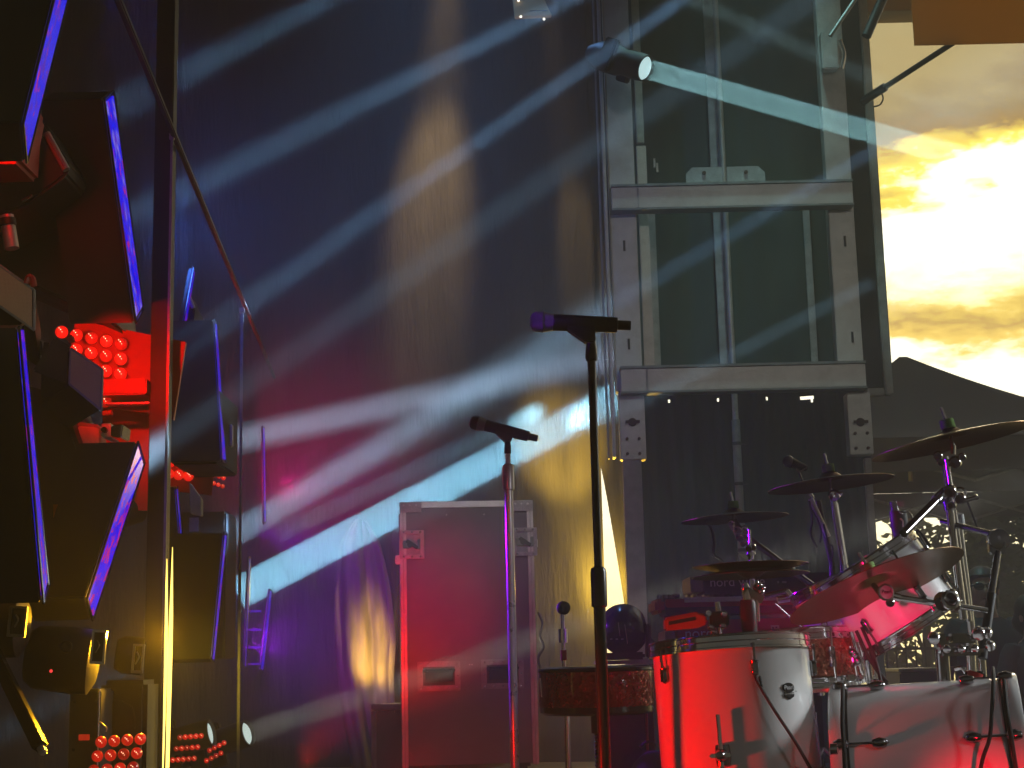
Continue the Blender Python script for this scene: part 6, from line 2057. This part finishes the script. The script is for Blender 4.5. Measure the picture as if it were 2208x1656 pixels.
# car: low dark saloon parked beyond the stage
def car(x, y, label):
    t = thing('parked_car', label, 'car', (x, y, -0.6))
    L_, W_ = 4.2, 1.7
    side = [(-2.1, 0.30), (-2.08, 0.62), (-1.35, 0.78), (-0.75, 1.24), (0.55, 1.27), (1.25, 0.86), (2.0, 0.76), (2.1, 0.42), (2.02, 0.28)]
    poly = [(x + a * 1.0, y - W_ / 2, -0.6 + b_) for a, b_ in side]
    MB().prism(poly, (0, W_, 0)).build('body', M['car'], t, bevel=0.06, smooth=True)
    win = [(-1.12, 0.84), (-0.70, 1.16), (0.48, 1.19), (1.0, 0.88)]
    for s in (-1, 1):
        yy = y + s * (W_ / 2 + 0.002)
        MB().prism([(x + a, yy, -0.6 + b_) for a, b_ in win], (0, s * 0.004, 0)).build('window', M['glass'], t)
        for wx in (-1.3, 1.3):
            w_ = MB().lathe((x + wx, yy - s * 0.16, -0.28), (0, s, 0), [(0, 0), (0.31, 0), (0.32, 0.05), (0.31, 0.17), (0, 0.17)], 24).build('wheel', M['tyre'], t, smooth=True)
            MB().lathe((x + wx, yy + s * 0.012, -0.28), (0, s, 0), [(0, 0), (0.2, 0), (0.19, 0.01), (0, 0.014)], 18).build('rim', M['alu'], w_, smooth=True)
    return t


car(P(1880, 1430, 12.0).x - 1.0, 15.2, 'glossy dark car roof showing between snare and bass drum')
# equipment cases behind the kit (dark, flat topped)
for (x0, x1, py, y0, lab) in ((1940, 2030, 1442, 9.6, 'long dark trunk behind the bass drum, under the fence'), (2120, 2260, 1424, 8.9, 'dark trunk with pale clutter on its lid at the right edge')):
    a, b_ = P(x0, py, y0), P(x1, py, y0)
    t = thing('storage_chest', lab, 'trunk', ((a.x + b_.x) / 2, y0, -0.6))
    MB().ab((a.x, y0, -0.58), (b_.x, y0 + 0.6, a.z - 0.02)).build('body', M['casing'], t, bevel=0.01)
    MB().ab((a.x - 0.01, y0 - 0.01, a.z - 0.018), (b_.x + 0.01, y0 + 0.61, a.z)).build('lid_edge', M['steel'], t, bevel=0.004)
for k, (px, py) in enumerate(((2140, 1420), (2156, 1418), (2170, 1416), (2192, 1410))):
    o = MB().box(P(px, py, 9.0), (0.05 + 0.02 * (k % 2), 0.07, 0.022), Matrix.Rotation(rad(20 * k), 3, 'Z')).build('small_pack', M['key_white'], None, bevel=0.004)
    tag(o, ('pale flat packet lying first from the left on the dark trunk', 'pale packet lying second from the left on the dark trunk', 'pale packet third from the left on the dark trunk', 'bright packet beside the person at the right edge')[k], 'packet', 'packets on the trunk')


# people: one skinned body each
def person(label, x, y, height, yaw, hair_len, glasses, arms):
    t = thing('person', label, 'person', (x, y, -0.6))
    k = height / 1.75
    Rz_ = Matrix.Rotation(yaw, 3, 'Z')

    def w(p):
        return Rz_ @ V(p) * k + V((0, 0, 0))
    verts, rads, edges = [], [], []

    def add(p, r_, parent=None):
        verts.append(w(p)); rads.append(r_ * k)
        if parent is not None:
            edges.append((parent, len(verts) - 1))
        return len(verts) - 1
    pel = add((0, 0, 0.93), 0.135)
    waist = add((0, 0.005, 1.06), 0.12, pel)
    chest = add((0, 0.0, 1.26), 0.145, waist)
    up_ = add((0, 0.01, 1.40), 0.12, chest)
    nk_ = add((0, 0.0, 1.48), 0.055, up_)
    hd0 = add((0, -0.012, 1.56), 0.070, nk_)
    hd1 = add((0, -0.015, 1.64), 0.082, hd0)
    hd2 = add((0, -0.005, 1.71), 0.062, hd1)
    for s, arm in zip((-1, 1), arms):
        sh = add((s * 0.17, 0.01, 1.40), 0.062, up_)
        el_ = add((s * arm[0][0], arm[0][1], arm[0][2]), 0.045, sh)
        wr = add((s * arm[1][0], arm[1][1], arm[1][2]), 0.030, el_)
        hn = add((s * arm[1][0], arm[1][1] - 0.07, arm[1][2] - 0.02), 0.034, wr)
        hp = add((s * 0.09, 0, 0.86), 0.095, pel)
        kn = add((s * 0.10, -0.01, 0.48), 0.060, hp)
        an = add((s * 0.105, 0.02, 0.09), 0.042, kn)
        add((s * 0.115, -0.13, 0.045), 0.040, an)
    me = bpy.data.meshes.new('body')
    me.from_pydata([tuple(q) for q in verts], edges, [])
    o = bpy.data.objects.new('body', me)
    col.objects.link(o)
    sk = o.modifiers.new('skin', 'SKIN')
    for i, r_ in enumerate(rads):
        me.skin_vertices[0].data[i].radius = (r_, r_ * (0.72 if i in (0, 1, 2, 3) else 1.0))
    me.skin_vertices[0].data[0].use_root = True
    o.modifiers.new('smooth', 'SUBSURF').levels = 2
    o.modifiers['smooth'].render_levels = 2
    me.materials.append(M['skin'])
    o.parent = t

    def part(b, name, m, smooth=True, bev=0.0):
        b.v = [w(q) + t.location for q in b.v]
        return b.build(name, M[m], t, smooth=smooth, bevel=bev)
    # shirt with short sleeves and trousers over the body
    b = MB()
    b.lathe((0, 0.004, 0.90), (0, 0, 1), [(0.165, 0), (0.158, 0.14), (0.178, 0.34), (0.185, 0.46), (0.15, 0.535), (0.075, 0.575), (0.066, 0.59)], 28)
    b.v = [V((q.x * 1.08, q.y * 0.80, q.z)) for q in b.v]
    part(b, 'shirt', 'shirt')
    for s, arm in zip((-1, 1), arms):
        b = MB()
        e_ = V((s * arm[0][0], arm[0][1], arm[0][2]))
        s0 = V((s * 0.15, 0.01, 1.415))
        b.lathe(s0, e_ - s0, [(0.0, -0.06), (0.058, -0.035), (0.074, 0.02), (0.066, (e_ - s0).length * 0.75), (0.052, (e_ - s0).length * 0.76)], 18)
        part(b, 'sleeve', 'shirt')
    b = MB()
    for s in (-1, 1):
        b.lathe((s * 0.105, 0.02, 0.08), (s * -0.02, -0.01, 0.86), [(0.062, 0), (0.072, 0.2), (0.082, 0.42), (0.118, 0.78), (0.10, 0.86)], 18)
    part(b, 'trousers', 'jeans')
    # face: nose, brow, mouth, ears
    b = MB()
    b.ball((0, -0.098, 1.612), 0.016, 10, 7, (0.8, 1.0, 1.5)).ball((-0.082, 0.0, 1.62), 0.022, 8, 6, (0.4, 0.8, 1.3)).ball((0.082, 0.0, 1.62), 0.022, 8, 6, (0.4, 0.8, 1.3)).ball((0, -0.06, 1.545), 0.034, 10, 8, (1.1, 0.9, 0.8))
    part(b, 'face_features', 'skin')
    b = MB()
    b.ball((0, -0.092, 1.577), 0.014, 10, 6, (1.6, 0.4, 0.45))
    part(b, 'lips', 'red_lip')
    if glasses:
        b = MB()
        for s in (-1, 1):
            b.ball((s * 0.034, -0.092, 1.645), 0.028, 14, 8, (1.05, 0.35, 0.8))
            b.cyl((s * 0.06, -0.088, 1.652), (s * 0.086, 0.0, 1.645), 0.004, n=6)
        b.cyl((-0.01, -0.1, 1.652), (0.01, -0.1, 1.652), 0.004, n=6)
        part(b, 'sunglasses', 'black_gloss')
    b = MB()
    b.ball((0, 0.012, 1.668), 0.102, 22, 14, (0.95, 1.0, 0.98))
    b.v = [q if q.y > -0.02 or q.z > 1.70 else V((q.x, -0.02 + (q.y + 0.02) * 0.3, q.z)) for q in b.v]
    if hair_len:
        b.lathe((0, 0.05, 1.66 - hair_len), (0, 0, 1), [(0.03, 0), (0.085, 0.06), (0.095, hair_len * 0.6), (0.07, hair_len)], 18)
    part(b, 'hair', 'hair')
    return t


M['red_lip'] = mat('lip_skin', (0.33, 0.12, 0.10), 0.45)
relaxed = (((0.24, 0.03, 1.14), (0.22, -0.10, 0.92)), ((0.25, 0.03, 1.14), (0.21, -0.12, 0.93)))
yp = 8.7
pp = P(2116, 1226, yp)
person('person in dark clothes and sunglasses standing behind the drum kit', pp.x, yp, pp.z + 0.6, rad(-8), 0.2, True, relaxed)
yp = 8.3
pp = P(2222, 1285, yp)
person('person in dark clothes cut off by the right edge of the picture', pp.x, yp, pp.z + 0.6, rad(20), 0.16, False, relaxed)

# ------------------------------------------------------------------ haze
hm = bpy.data.materials.new('stage_haze')
hm.use_nodes = True
t_ = hm.node_tree
t_.nodes.remove(t_.nodes['Principled BSDF'])
pv = t_.nodes.new('ShaderNodeVolumePrincipled')
pv.inputs['Density'].default_value = 0.027
pv.inputs['Color'].default_value = (0.92, 0.93, 0.95, 1)
t_.links.new(pv.outputs[0], t_.nodes['Material Output'].inputs['Volume'])
hz_ = MB().ab((-36, -11, -1.7), (42, 26.5, 8.0)).build('haze', hm)
hz_['kind'] = 'stuff'
hz_.display_type = 'WIRE'
